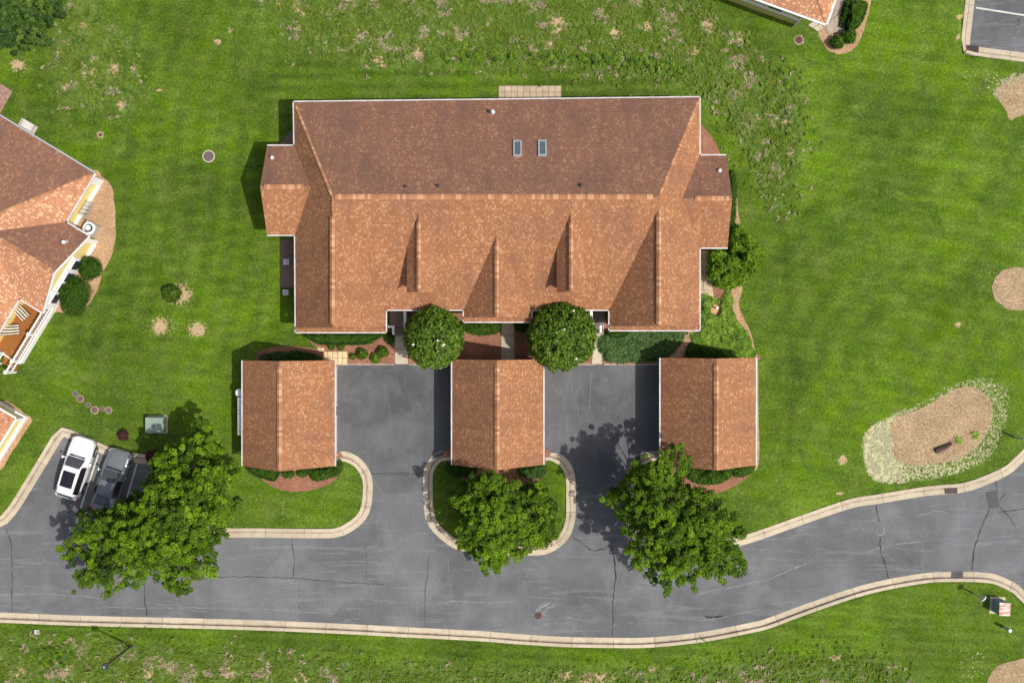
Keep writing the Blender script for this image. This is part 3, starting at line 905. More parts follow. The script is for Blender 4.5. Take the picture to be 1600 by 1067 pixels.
path_thing("paver_path", [(504, 549), (543, 549), (543, 569), (506, 569)], 5, 2, "paver", simple("sand_paver", (0.62, 0.47, 0.27), 0.9, var=0.2))
path_thing("paver_path", [(495, 543), (507, 543), (507, 549), (498, 549)], 2, 1, "paver", simple("sand_paver_small", (0.58, 0.44, 0.26), 0.9, var=0.2))
path_thing("back_patio", [(779, 134.5), (877, 134.5), (877, 185), (779, 185)], 10, 5, "paver", M['paver'])
path_thing("side_patio", [(1085, 392), (1106, 392), (1116, 466), (1085, 466)], 2, 6, "paver", M['paver'])
path_thing("corner_patio", [(-40, 108), (2, 132), (20, 143), (0, 180)], 5, 4, "paver", simple("red_paver", (0.30, 0.19, 0.15), 0.9, var=0.25))
path_thing("corner_patio", [(1262, 40), (1278, 50), (1284, 47), (1290, 20)], 2, 2, "paver", M['walk'])
path_thing("corner_patio", [(1285, 30), (1294, 54), (1318, 52), (1342, -50)], 2, 3, "paver", mat_concrete("grey_paver", (0.36, 0.30, 0.235), (0.28, 0.22, 0.18), .8))
path_thing("concrete_pad", [(35, 184), (60, 199), (52, 214), (24, 200)], 1, 1, "slab", M['walk'])

# ------------------------------------------------------------------ roof helpers
def cap_strip(a, b, name="ridge_cap", w=0.30, h=0.05, parent=None, step=0.19, drop=0.13):
    """overlapping cap shingles along a ridge or hip"""
    a = Vector(a); b = Vector(b); d = b - a; L = d.length; d.normalize()
    s = Vector((d.y, -d.x, 0)).normalized()
    mb = MB(); n = max(1, int(L / step))
    for i in range(n):
        p0 = a + d * (i * L / n); p1 = a + d * ((i + 1) * L / n)
        z = h + rnd.uniform(-0.006, 0.012)
        up0 = Vector((0, 0, z + 0.012)); up1 = Vector((0, 0, z))
        Lw = s * (w / 2)
        dn = Vector((0, 0, -drop * w / 0.3))
        l0, l1 = p0 + Lw + dn + up0, p1 + Lw + dn + up1
        r0, r1 = p0 - Lw + dn + up0, p1 - Lw + dn + up1
        c0, c1 = p0 + up0, p1 + up1
        u0 = i * 0.16 + 0.02; u1 = u0 + 0.12
        for q in ([l0, l1, c1, c0], [c0, c1, r1, r0]):
            nn = (q[1] - q[0]).cross(q[2] - q[0])
            uv = [(u0, 0.1), (u1, 0.1), (u1, 0.2), (u0, 0.2)]
            if nn.z < 0: q = q[::-1]
            mb.face(q, uv)
        zz = Vector((0, 0, -0.06))
        mb.face([l0, l1, l1 + zz, l0 + zz], [(u0, .1)] * 4); mb.face([r0, r1, r1 + zz, r0 + zz], [(u0, .1)] * 4)
        mb.face([l0, c0, r0, r0 + zz, l0 + zz], [(u0, .1)] * 5)
    return tag(mb.build(name, M['cap'], parent), kind='stuff')

def gutter(pts, parent, mat='whitedirty', w=0.11, name="gutter", drop=0.0):
    """box gutter along a polyline of eave points"""
    for a, b in zip(pts[:-1], pts[1:]):
        mb = MB()
        A, B = Vector(a), Vector(b)
        d = (B - A).normalized(); s = Vector((d.y, -d.x, 0)) * (w / 2)
        off = Vector((0, 0, -0.05 - drop))
        mb.bar(A + off + s, B + off + s, w, 0.11)
        mb.build(name, M[mat], parent)

def solid_roof(mb, name, mats, parent, t=0.10):
    o = mb.build(name, mats, parent)
    md = o.modifiers.new("Solidify", 'SOLIDIFY'); md.thickness = t; md.offset = -1
    md.use_rim = True
    return o

def window(parent, c, d, w, h, z, frame='white', name="window"):
    """window on a wall: centre c (xy), wall direction d, outward normal = d rotated -90"""
    d = Vector((d[0], d[1], 0)).normalized(); n = Vector((d.y, -d.x, 0))
    c = Vector((c[0], c[1], 0))
    mb = MB()
    def bx(mb_, u0, u1, z0, z1, t0, t1):
        q = [c + d * u0 + n * t0, c + d * u1 + n * t0, c + d * u1 + n * t1, c + d * u0 + n * t1]
        if (q[1] - q[0]).cross(q[2] - q[0]).z < 0: q = q[::-1]
        mb_.hexa([(p.x, p.y, z0) for p in q], [(p.x, p.y, z1) for p in q])
    f = 0.08
    bx(mb, -w / 2, -w / 2 + f, z, z + h, 0.002, 0.06); bx(mb, w / 2 - f, w / 2, z, z + h, 0.002, 0.06)
    bx(mb, -w / 2 + f, w / 2 - f, z, z + f, 0.002, 0.09); bx(mb, -w / 2 + f, w / 2 - f, z + h - f, z + h, 0.002, 0.06)
    bx(mb, -0.02, 0.02, z + f, z + h - f, 0.012, 0.05)
    wo = mb.build(name, M[frame], parent)
    mb = MB(); bx(mb, -w / 2 + f, w / 2 - f, z + f, z + h - f, 0.004, 0.02)
    mb.build("pane", M['glass'], wo)
    return wo

def vent(parent, px, py, z, h=0.55, white=True, r=0.105):
    x, y, _ = P(px, py, z)
    mb = MB()
    mb.lathe((x, y, z - 0.25), [(r * 0.62, 0), (r * 0.62, h * 0.7 + .25), (r * 1.25, h * 0.7 + .25), (r * 1.15, h * .85 + .25), (r * 0.35, h + .25)], 14)
    o = mb.build("vent_pipe", M['white'] if white else M['darkmetal'], parent)
    mb = MB(); mb.lathe((x, y, z - 0.25), [(r * 2.0, 0), (r * 1.9, 0.24), (r * 0.7, 0.34)], 14)
    mb.build("flashing", M['greymetal'] if white else M['darkmetal'], o)

# ------------------------------------------------------------------ main house
ZE, ZR = 3.2, 7.1
house = thing("townhouse_building", "large central house with long terracotta shingle roof, two skylights and three front gables", "house")
settle(house, G(778, 345))
def zs(y): return ZR - (y - 328) / 158 * (ZR - ZE)       # main front slope height
R = MB()   # front and side slopes
RN = MB()  # north slopes, weathered and with shade put into their colour
rl = (544.6, 328, ZR); rr = (1008.6, 328, ZR)
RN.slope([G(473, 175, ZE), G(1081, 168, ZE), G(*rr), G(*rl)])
# front slope split at the gables
R.slope([G(*rl), G(*rr), G(946, 486, ZE), G(829, 486, ZE), G(778, 378.6, 5.85), G(728, 486, ZE), G(611, 486, ZE)])
R.slope([G(*rr), G(1010, 344, 6.7), G(946, 486, ZE)])
# left plane
R.slope([G(473, 175, ZE), G(*rl), G(544.6, 513, ZR), G(476, 513, ZE), G(475, 374, ZE), G(505, 307, 4.9), G(474, 240.5, ZE)])
R.slope([G(544.6, 328, ZR), G(611, 486, ZE), G(611, 513, ZE), G(544.6, 513, ZR)])
# centre gable
R.slope([G(728, 486, ZE), G(778, 378.6, 5.85), G(778, 498, 5.85), G(728, 498, ZE)])
R.slope([G(829, 486, ZE), G(778, 378.6, 5.85), G(778, 498, 5.85), G(829, 498, ZE)])
# right gable and right plane
R.slope([G(946, 486, ZE), G(1010, 344, 6.7), G(1010, 511, 6.7), G(946, 511, ZE)])
R.slope([G(1081, 168, ZE), G(*rr), G(1049.5, 324, 4.9), G(1081, 255, ZE)])
R.slope([G(*rr), G(1010, 344, 6.7), G(1049.5, 324, 4.9)])
R.slope([G(1010, 344, 6.7), G(1010, 511, 6.7), G(1081, 511, ZE), G(1081, 393, ZE), G(1049.5, 324, 4.9)])
# pents under the gables
for x0, x1, ya, yb in ((476, 611, 513, 519.6), (728, 829, 498, 504), (946, 1081, 510.5, 516.7)):
    R.slope([G(x0, ya, ZE + 0.22), G(x1, ya, ZE + 0.22), G(x1, yb, ZE), G(x0, yb, ZE)])
# side wings
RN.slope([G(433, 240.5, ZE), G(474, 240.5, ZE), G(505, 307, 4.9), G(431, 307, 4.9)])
R.slope([G(433, 374, ZE), G(475, 374, ZE), G(505, 307, 4.9), G(431, 307, 4.9)])
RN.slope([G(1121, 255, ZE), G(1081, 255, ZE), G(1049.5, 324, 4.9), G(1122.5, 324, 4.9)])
R.slope([G(1123, 393, ZE), G(1081, 393, ZE), G(1049.5, 324, 4.9), G(1122.5, 324, 4.9)])
solid_roof(R, "roof", M['roof'], house)
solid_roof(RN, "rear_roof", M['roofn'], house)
# dormers
for xr, hw in ((666.5, 19.5), (884.5, 19.5)):
    D = MB(); ze, zr, ye = 5.4, 6.6, 462.5
    yv0 = 328 + (ZR - zr) / 3.9 * 158; yv1 = 328 + (ZR - ze) / 3.9 * 158
    D.slope([G(xr, yv0, zr), G(xr, ye, zr), G(xr - hw, ye, ze), G(xr - hw, yv1, ze)])
    D.slope([G(xr, yv0, zr), G(xr, ye, zr), G(xr + hw, ye, ze), G(xr + hw, yv1, ze)])
    dr = solid_roof(D, "dormer", M['roof'], house, 0.06)
    Wd = MB(); i = 2.5
    yf = ye - 7
    for sx in (-1, 1):
        x = xr + sx * (hw - i)
        Wd.face([G(x, yv1, zs(yv1)), G(x, yf, zs(yf) - .05), G(x, yf, ze + .1), G(x, yv1 - 8, ze + .1)])
    Wd.face([G(xr - hw + i, yf, zs(yf) - .05), G(xr + hw - i, yf, zs(yf) - .05), G(xr + hw - i, yf, ze + .1), G(xr, yf, zr - .08), G(xr - hw + i, yf, ze + .1)])
    Wd.build("dormer_wall", M['creamsiding'], dr)
    window(dr, G(xr, yf)[:2], (1, 0), 0.8, 0.9, 4.5)
    cap_strip(G(xr, yv0 + 14, zr), G(xr, ye - 1, zr), parent=dr, w=0.26)
    # tiny return roof in front of the dormer
# ridge and hip caps
cap_strip(G(549, 328, ZR), G(1000, 328, ZR), parent=house, w=0.34, drop=.07)
cap_strip(G(544.6, 356, ZR), G(544.6, 509, ZR), parent=house, w=0.32)
cap_strip(G(778, 392, 5.85), G(778, 496, 5.85), parent=house)
cap_strip(G(1010, 352, 6.7), G(1010, 509, 6.7), parent=house, w=0.32)
cap_strip(G(437, 307, 4.9), G(495, 307, 4.9), parent=house, w=0.32, drop=.07)
cap_strip(G(1068, 324, 4.9), G(1118, 324, 4.9), parent=house, w=0.32, drop=.07)
cap_strip(G(476, 180, ZE + .1), G(*rl), "hip_cap", 0.18, 0.03, house, drop=.06)
cap_strip(G(1079, 173, ZE + .1), G(*rr), "hip_cap", 0.18, 0.03, house, drop=.06)
# gutters
e = 0.0
gutter([G(1081, 168, ZE), G(473, 175, ZE), G(474, 240.5, ZE), G(433, 240.5, ZE)], house, w=0.08)
gutter([G(433, 374, ZE), G(475, 374, ZE), G(476, 519.6, ZE), G(611, 519.6, ZE), G(611, 486, ZE), G(728, 486, ZE), G(728, 504, ZE), G(829, 504, ZE), G(829, 486, ZE), G(946, 486, ZE), G(946, 516.7, ZE), G(1081, 516.7, ZE),
        G(1081, 393, ZE), G(1123, 393, ZE)], house, w=0.08)
gutter([G(1121, 255, ZE), G(1081, 255, ZE), G(1081, 168, ZE)], house, w=0.08)
# walls
hw_ = [(482, 183), (1073, 177), (1073, 263), (1113, 263), (1115, 386), (1073, 386), (1073, 508), (953, 508), (953, 480), (822, 480), (822, 496), (735, 496), (735, 480), (604, 480), (604, 511), (484, 511), (483, 367), (440, 367), (440, 248), (482, 248)]
Wm = MB(); Wm.poly([G(x, y)[:2] for x, y in hw_], 0, ZE - 0.12)
def gable(mb, x0, x1, y, z0, xm, z1):
    mb.face([G(x0, y, z0), G(x1, y, z0), G(xm, y, z1)])
gable(Wm, 484, 604, 511, ZE - .12, 544.6, ZR - .35)
gable(Wm, 735, 822, 496, ZE - .12, 778, 5.6)
gable(Wm, 953, 1073, 508, ZE - .12, 1010, 6.4)
Wm.face([G(440, 248, ZE - .12), G(440, 367, ZE - .12), G(440, 307, 4.7)])
Wm.face([G(1114, 263, ZE - .12), G(1114, 386, ZE - .12), G(1114, 324, 4.7)])
Wm.build("wall", M['creamsiding'], house)
for x in (515, 573, 985, 1040):
    window(house, G(x, 511 if x < 800 else 508)[:2], (1, 0), 1.3, 1.4, 0.9)
for x in (665, 705, 860, 890):
    window(house, G(x, 480)[:2], (1, 0), 1.2, 1.4, 0.9)
for x in (530, 620, 700, 900, 980, 1040):
    window(house, G(x, 183 - (x - 482) / 98.5)[:2], (-1, -0.01), 1.3, 1.4, 0.9)
for y in (400, 440, 480):
    window(house, G(483.5, y)[:2], (0, -1), 1.1, 1.3, 0.9)
    window(house, G(1073, y)[:2], (0, 1), 1.1, 1.3, 0.9)
for x, y in ((824, 181.2), ):
    window(house, G(x, y - 1.6)[:2], (-1, -0.01), 2.4, 2.1, 0.05, name="patio_door")
# skylights
for px, py in ((808.5, 232.5), (847.5, 232)):
    gx = 800 + (px - 800) * .93; gy = 533.5 + (py - 533.5) * .93
    zc = ZR - (328 - gy) / 156 * 3.9
    A = Vector(G(gx, gy, zc)); d = Vector((0, 12.5 * S0, -12.5 * S0 * (3.9 / (156 * S0)))); w = 6.2 * S0
    n = Vector((1, 0, 0)).cross(d).normalized()
    mb = MB()
    q = [A + Vector((-w, 0, 0)) - d, A + Vector((w, 0, 0)) - d, A + Vector((w, 0, 0)) + d, A + Vector((-w, 0, 0)) + d]
    i = 0.10
    dd = d.normalized() * i; ww = Vector((i, 0, 0))
    qi = [q[0] + dd + ww, q[1] + dd - ww, q[2] - dd - ww, q[3] - dd + ww]
    up = n * 0.16
    for k in range(4):
        j = (k + 1) % 4
        mb.face([q[k], q[j], q[j] + up, q[k] + up])
        mb.face([q[k] + up, q[j] + up, qi[j] + up, qi[k] + up])
        mb.face([qi[k] + up, qi[j] + up, qi[j] + up * .6, qi[k] + up * .6])
    so = mb.build("skylight", M['greymetal'], house)
    mb = MB(); mb.face([p + up * 0.75 for p in qi]); mb.build("pane", M['skyglass'], so)
vent(house, 770, 177, 3.75, 0.75)
vent(house, 427, 248, 3.55, 0.55)
vent(house, 1123, 268, 3.55, 0.55)
for px, py in ((634, 292), (684, 291), (907, 290)):
    vent(house, px, py, 6.72, 0.22, False, 0.07)

# entry porches
def porch(x0, x1, y0, y1, rail_side, label):
    t = thing("entry_porch", label, "porch")
    settle(t, G((x0 + x1) / 2, y1))
    a = G(x0, y1, 0); b = G(x1, y0, 0)
    mb = MB(); n = int((b[1] - a[1]) / 0.14)
    for i in range(n):
        y = a[1] + (b[1] - a[1]) * i / n
        mb.box(a[0], y + 0.01, 0.36, b[0], y + (b[1] - a[1]) / n - 0.012, 0.40 + rnd.uniform(-.003, .003))
    tag(mb.build("floor_boards", M['deckdark'], t), kind='stuff')
    mb = MB(); mb.box(a[0] + .05, a[1] + .05, 0.02, b[0] - .05, b[1] - .05, 0.35); mb.build("base", M['walk'], t)
    mb = MB(); mb.box(a[0] + .1, a[1] - .62, -0.02, b[0] - .1, a[1] - .32, 0.14); mb.build("step", M['deckdark'], t)
    mb = MB(); mb.box(a[0] + .1, a[1] - .31, -0.02, b[0] - .1, a[1] - .01, 0.26); mb.build("step", M['deckdark'], t)
    # low white side railings with posts
    xs_ = b[0] if rail_side > 0 else a[0]; xo = a[0] if rail_side > 0 else b[0]
    mb = MB()
    mb.box(xs_ - .09, a[1] - .35, 2.35, xs_ + .09, b[1], 2.52); mb.box(xs_ - .07, a[1] - .32, 0.4, xs_ + .07, a[1] - .18, 2.349)
    mb.build("porch_beam", M['white'], t)
    mb = MB()
    s = 1 if rail_side > 0 else -1
    xa, xb = sorted((xo - s * .02, xo + s * 0.42))
    mb.box(xa, a[1] - .06, 1.2, xb, a[1] + .08, 1.34)
    xa, xb = sorted((xo + s * .28, xo + s * .42))
    mb.box(xa, a[1] - .55, 1.2, xb, a[1] - .061, 1.34)
    mb.box(xa, a[1] - .55, 0.0, xb, a[1] - .43, 1.199)
    mb.build("railing", M['white'], t)
porch(610, 638, 487, 511, 1, "shaded entry porch with dark boards beside the left front gable")
porch(920, 944, 487, 508, -1, "shaded entry porch with dark boards beside the right front gable")

# ------------------------------------------------------------------ garages
def garage(x0, x1, y0, y1, label, doors, ze=2.5, zp=5.6):
    g = thing("garage", label, "garage", "detached garages in a row before the house")
    settle(g, G((x0 + x1) / 2, (y0 + y1) / 2))
    xm = (x0 + x1) / 2
    R = MB()
    R.slope([G(x0, y0, ze), G(xm, y0, zp), G(xm, y1, zp), G(x0, y1, ze)])
    R.slope([G(x1, y0, ze), G(xm, y0, zp), G(xm, y1, zp), G(x1, y1, ze)])
    solid_roof(R, "roof", M['roof'], g)
    cap_strip(G(xm, y0 + 8, zp), G(xm, y1 - 1.5, zp), parent=g, w=0.34)
    gutter([G(x0, y0, ze), G(x0, y1, ze)], g, w=0.085)
    gutter([G(x1, y1, ze), G(x1, y0, ze)], g, w=0.085)
    i = 7; j = 4
    Wm = MB()
    Wm.poly([G(x, y)[:2] for x, y in ((x0 + i, y0 + j), (x1 - i, y0 + j), (x1 - i, y1 - j), (x0 + i, y1 - j))], -0.2, ze)
    for y in (y0 + j, y1 - j):
        Wm.face([G(x0 + i, y, ze), G(x1 - i, y, ze), G(x1 - i, y, ze + .1), G(xm, y, zp - .2), G(x0 + i, y, ze + .1)])
    Wm.build("wall", M['creamsiding'], g)
    for side in doors:
        x = G(x1 - i, 0)[0] + .004 if side > 0 else G(x0 + i, 0)[0] - .004
        for yc in ((y0 * .74 + y1 * .26), (y0 * .26 + y1 * .74)):
            cy = G(0, yc)[1]
            mb = MB()
            for k in range(4):
                xa, xb = sorted((x, x + side * 0.05))
                mb.box(xa, cy - 1.3, RZ + 0.01 + k * .53, xb, cy + 1.3, RZ + 0.01 + k * .53 + .51)
            mb.build("garage_door", M['white'], g)
            mb = MB(); xa, xb = sorted((x, x + side * .08))
            mb.box(xa, cy - 1.42, RZ, xb, cy - 1.31, 2.12); mb.box(xa, cy + 1.31, RZ, xb, cy + 1.42, 2.12); mb.box(xa, cy - 1.42, 2.121, xb, cy + 1.42, 2.24)
            mb.build("door_frame", M['white'], g)
    for s in (-1, 1):
        mb = MB(); xe = G(x0 if s < 0 else x1, 0)[0]; ye = G(0, y1)[1]
        mb.tube([(xe + s * .04, ye + .12, ze - .1), (xe - s * .22, ye + .12, ze - .4), (xe - s * .27, ye + .12, 0.1)], 0.045, 6)
        mb.build("downspout", M['white'], g)
    return g
garage(392.5, 532, 562, 721.8, "left garage with white screen beside it, terracotta gable roof", (1,))
garage(709.5, 847.4, 560.6, 719.8, "middle garage with terracotta gable roof between the two driveways", (-1, 1))
garage(1024.6, 1168.8, 558.2, 720.5, "right garage with brown-stained gable roof beside the open lawn", (-1,))

# white storage screen and bin on the left garage's far side
t = thing("storage_screen", "tall white panelled screen against the shaded side of the left garage", "screen")
x0 = G(381, 0)[0]; x1 = G(391, 0)[0]
settle(t, ((x0 + x1) / 2, G(0, 645)[1], 0))
n = 9
for k in range(n):
    ya = G(0, 619)[1] - k * (58 * S0) / n; yb = ya - 58 * S0 / n + 0.015
    mb = MB(); mb.box(x0, yb, 0, x1, ya, 1.72 + rnd.uniform(-.01, .01)); mb.build("panel", M['white'], t)
t = thing("waste_bin", "grey round-lidded bin beside the white screen", "bin")
c = G(382, 612); settle(t, c)
mb = MB(); mb.lathe(c, [(0.20, 0), (0.26, 1.45)], 18); mb.build("bin_body", M['greymetal'], t)
mb = MB(); mb.lathe(c, [(0.28, 1.46), (0.28, 1.50), (0.2, 1.56), (0.05, 1.58)], 18); mb.build("lid", M['white'], t)

# ------------------------------------------------------------------ neighbour house on the left
def P2(px, py, z): return P(px, py, z)
nh = thing("neighbour_house", "yellow and white house at the left edge with a corner deck", "house")
settle(nh, G(90, 400))
ze = 2.4
dirS = (Vector(P(30, 466, ze)) - Vector(P(102, 347, ze))); dirS.z = 0; dirS.normalize()   # along the south-east eave
dirW = Vector((dirS.y, -dirS.x, 0))
if dirW.x > 0: dirW = -dirW
Dc = Vector(P(148, 271, ze))
pitch = 0.58
def rp(u, v, z=None):
    """u metres along the south-east eave, v metres in from it"""
    q = Dc + dirS * u + dirW * v
    return (q.x, q.y, ze if z is None else z)
Lh, Wh = 26.0, 13.0
ru = Wh / 2
hu = ru * 1.667
R = MB(); RN2 = MB()
zrid = ze + ru * pitch
uE = (Vector(P(102, 347, ze)) - Dc).dot(dirS)
uF = (Vector(P(30, 466, ze)) - Dc).dot(dirS)
um = (uE + uF) / 2
# main hipped roof, ridge runs parallel to the south-east eave
wz = 4.35; vin = (wz - ze) / pitch
R.slope([rp(0, 0), rp(uE, 0), rp(um, vin, wz), rp(uF, 0), rp(Lh, 0), rp(Lh - ru, ru, zrid), rp(hu, ru, zrid)])
RN2.slope([rp(0, 0), rp(hu, ru, zrid), rp(0, Wh)])
R.slope([rp(Lh, 0), rp(Lh, Wh), rp(Lh - ru, ru, zrid)])
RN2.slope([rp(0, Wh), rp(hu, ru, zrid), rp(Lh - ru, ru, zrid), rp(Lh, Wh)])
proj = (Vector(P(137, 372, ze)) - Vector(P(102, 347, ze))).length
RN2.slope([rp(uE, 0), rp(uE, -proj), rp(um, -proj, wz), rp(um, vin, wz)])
R.slope([rp(uF, 0), rp(uF, -proj), rp(um, -proj, wz), rp(um, vin, wz)])
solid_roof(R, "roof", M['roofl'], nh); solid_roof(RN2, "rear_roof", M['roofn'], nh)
cap_strip(rp(um, -proj + .1, wz), rp(um, vin - .4, wz), parent=nh)
cap_strip(rp(0.33, 0.2, ze + .12), rp(hu, ru, zrid), "hip_cap", 0.2, 0.03, nh, drop=.05)
gutter([rp(0, 0), rp(uE, 0), rp(uE, -proj)], nh, w=-0.11)
gutter([rp(0, 0), rp(0, Wh)], nh, w=0.11, mat='greymetal')
gutter([rp(uF, -proj), rp(uF, 0), rp(Lh, 0)], nh, w=-0.11)
mb = MB()
for a, b in ((rp(uE, -proj, ze), rp(um, -proj, wz)), (rp(um, -proj, wz), rp(uF, -proj, ze))):
    A = Vector(a) - dirW * .05 + Vector((0, 0, -.06)); B = Vector(b) - dirW * .05 + Vector((0, 0, -.06))
    mb.bar(A, B, 0.08, 0.2)
mb.build("rake_board", M['white'], nh)
i = 0.30
walls = [rp(i, i), rp(uE, i), rp(uE + i, i), rp(uE + i, -proj + i), rp(uF - i, -proj + i), rp(uF - i, i), rp(Lh - i, i), rp(Lh - i, Wh - i), rp(i, Wh - i)]
mb = MB(); mb.poly([w[:2] for w in walls], -0.05, ze - 0.11)
mb.build("wall", M['yellow'], nh)
mb = MB()
mb.face([rp(uE + i, -proj + i, ze - .11), rp(uF - i, -proj + i, ze - .11), rp(um, -proj + i, wz - .2)])
mb.build("gable_wall", M['yellow'], nh)
# white trim: corner boards and base band
def wbox(parent, u0, u1, v0, v1, z0, z1, name="trim_board", mat='white'):
    mb = MB()
    q = [rp(u0, v0), rp(u1, v0), rp(u1, v1), rp(u0, v1)]
    a = (q[1][0] - q[0][0]) * (q[2][1] - q[0][1]) - (q[2][0] - q[0][0]) * (q[1][1] - q[0][1])
    if a < 0: q = q[::-1]
    mb.hexa([(p[0], p[1], z0) for p in q], [(p[0], p[1], z1) for p in q])
    return mb.build(name, M[mat], parent)
wbox(nh, i - .05, i + .5, i - .16, i - .003, 0, ze - .12)
wbox(nh, i + .501, uE + i - .01, i - .20, i - .003, 0, 0.30)
wbox(nh, uE + i - .08, uE + i + .25, -proj + i - .14, -proj + i - .003, 0, ze - .12)
wbox(nh, uE + i + .251, uE + i + 1.5, -proj + i - .2, -proj + i - .003, 0, .25)
wbox(nh, uE + i + 1.5, uF - i, -proj + i - .10, -proj + i - .003, 0, 2.2)
for k, uu in enumerate((uE + 2.35, uE + 3.35, uE + 4.2, uE + 5.1)):
    if uu < uF - .5:
        mb = MB()
        wo = wbox(nh, uu - .42, uu + .42, -proj + i - .17, -proj + i - .101, .75, 1.85, "window")
        wbox(wo, uu - .34, uu + .34, -proj + i - .20, -proj + i - .171, .83, 1.77, "pane", 'glass')
# small louvred vents and steps of white blocks on the wall by the bed
for k in range(4):
    u = 2.05 + k * .30
    wbox(nh, u, u + .2, i - .55, i - .21, 0.25, 0.9, "meter_box", 'greymetal')
vent(nh, 103, 379, 3.0, 0.6)
# condenser beside the wing
t = thing("air_conditioner", "white air conditioner beside the yellow house wall", "air conditioner")
c = Vector(P(139, 356.5, 0.8)); c.z = 0; settle(t, c)
mb = MB(); mb.obox(c, dirS, .42, .42, 0.0, 0.80); mb.build("casing", M['greymetal'], t)
mb = MB(); mb.lathe(c, [(0.44, 0.801), (0.42, 0.86), (0.34, 0.87)], 20); mb.build("top_ring", M['white'], t)
mb = MB(); mb.lathe(c, [(0.30, 0.871), (0.28, 0.90)], 20); mb.build("fan_grille", M['darkmetal'], t)
mb = MB(); mb.lathe(c + Vector((-.04, .02, 0)), [(0.20, 0.901), (0.18, 0.93)], 20); mb.build("fan_hub", M['white'], t)
# deck
dk = thing("deck", "brown board deck with white railing at the corner of the yellow house", "deck")
zd = 0.55
u0, u1 = uF - i + .02, uF + 4.3
v0, v1 = -proj + i, i
settle(dk, rp((u0 + u1) / 2, (v0 + v1) / 2, 0))
n = int((u1 - u0) / .14)
for k in range(n):
    a = u0 + (u1 - u0) * k / n; b = u0 + (u1 - u0) * (k + 1) / n - .012
    wbox(dk, a, b, v0, v1 - .01, zd - .04, zd + rnd.uniform(-.002, .002), "deck_board", 'deck')
wbox(dk, u0, u1, v0 - .10, v0 - .002, 0, zd + .02, "rim_board")
wbox(dk, u1 + .002, u1 + .10, v0, v1, 0, zd + .02, "rim_board")
def railing(pu, pv, qu, qv, posts):
    L = math.hypot(qu - pu, qv - pv); n = int(L / .17)
    A = Vector(rp(pu, pv, 0)); B = Vector(rp(qu, qv, 0)); d = (B - A).normalized()
    r = bpy.data.objects.new("railing", None); COL.objects.link(r); r.parent = dk
    mb = MB(); mb.bar(A + Vector((0, 0, zd + .98)), B + Vector((0, 0, zd + .98)), .10, .06); mb.build("top_rail", M['white'], r)
    mb = MB(); mb.bar(A + Vector((0, 0, zd + .10)), B + Vector((0, 0, zd + .10)), .08, .06); mb.build("bottom_rail", M['white'], r)
    for k in range(1, n):
        c = A + (B - A) * (k / n)
        mb = MB(); mb.obox(c, d, .022, .022, zd + .131, zd + .949); mb.build("baluster", M['white'], r)
    for s in posts:
        c = A + (B - A) * s
        mb = MB(); mb.obox(c, d, .08, .08, 0, zd + 1.06); mb.obox(c, d, .11, .11, zd + 1.061, zd + 1.10); mb.build("post", M['white'], r)
railing(u0, v0 + .08, u1 - .05, v0 + .08, (0.02, .5, .99))
railing(u1 - .05, v0 + 1.3, u1 - .05, v1 - .2, (0.02, .98))
# steps with short railings
for k in range(2):
    wbox(dk, u1 + .101 + k * .3, u1 + .40 + k * .3, v0 + .1, v0 + 1.2, 0, .36 - k * .18, "step", 'deck')
railing(u1 + .06, v0 + .08, u1 + .85, v0 + .08, (.95,))
railing(u1 + .06, v0 + 1.3, u1 + .85, v0 + 1.3, (.95,))
# striped lounge chairs on the deck
def lounger(px, py, ang, label):
    t = thing("deck_chair", label, "chair", "striped chairs on the deck")
    base = Vector(P(px, py, zd + .3)); base.z = zd + .02
    settle(t, base)
    ux = Vector((math.cos(ang), math.sin(ang), 0)); uy = Vector((-ux.y, ux.x, 0))
    prof = [(-.62, .95), (-.45, .66), (-.25, .42), (.05, .36), (.35, .38), (.55, .34)]
    for s in range(7):
        y = -.30 + s * .10
        mb = MB()
        for a, b in zip(prof[:-1], prof[1:]):
            p = [base + ux * a[0] + uy * (y - .047) + Vector((0, 0, a[1])), base + ux * b[0] + uy * (y - .047) + Vector((0, 0, b[1])),
                 base + ux * b[0] + uy * (y + .047) + Vector((0, 0, b[1])), base + ux * a[0] + uy * (y + .047) + Vector((0, 0, a[1]))]
            mb.face(p); mb.face([q - Vector((0, 0, .02)) for q in p][::-1])
        mb.build("sling_stripe", M['chair'] if s % 2 == 0 else M['chairdark'], t)
    for y in (-.34, .34):
        mb = MB(); mb.tube([base + ux * a[0] + uy * y + Vector((0, 0, a[1] - .01)) for a in prof], .02, 6); mb.build("side_rail", M['chairdark'], t)
        for x in (-.4, .45):
            mb = MB(); mb.tube([base + ux * x + uy * y + Vector((0, 0, .36)), base + ux * x * 1.1 + uy * y], .018, 6); mb.build("leg", M['chairdark'], t)
lounger(33, 488, math.radians(-48), "striped lounge chair on the deck nearest the house roof edge")
lounger(18, 515.5, math.radians(4), "striped lounge chair on the deck near the left photo edge")
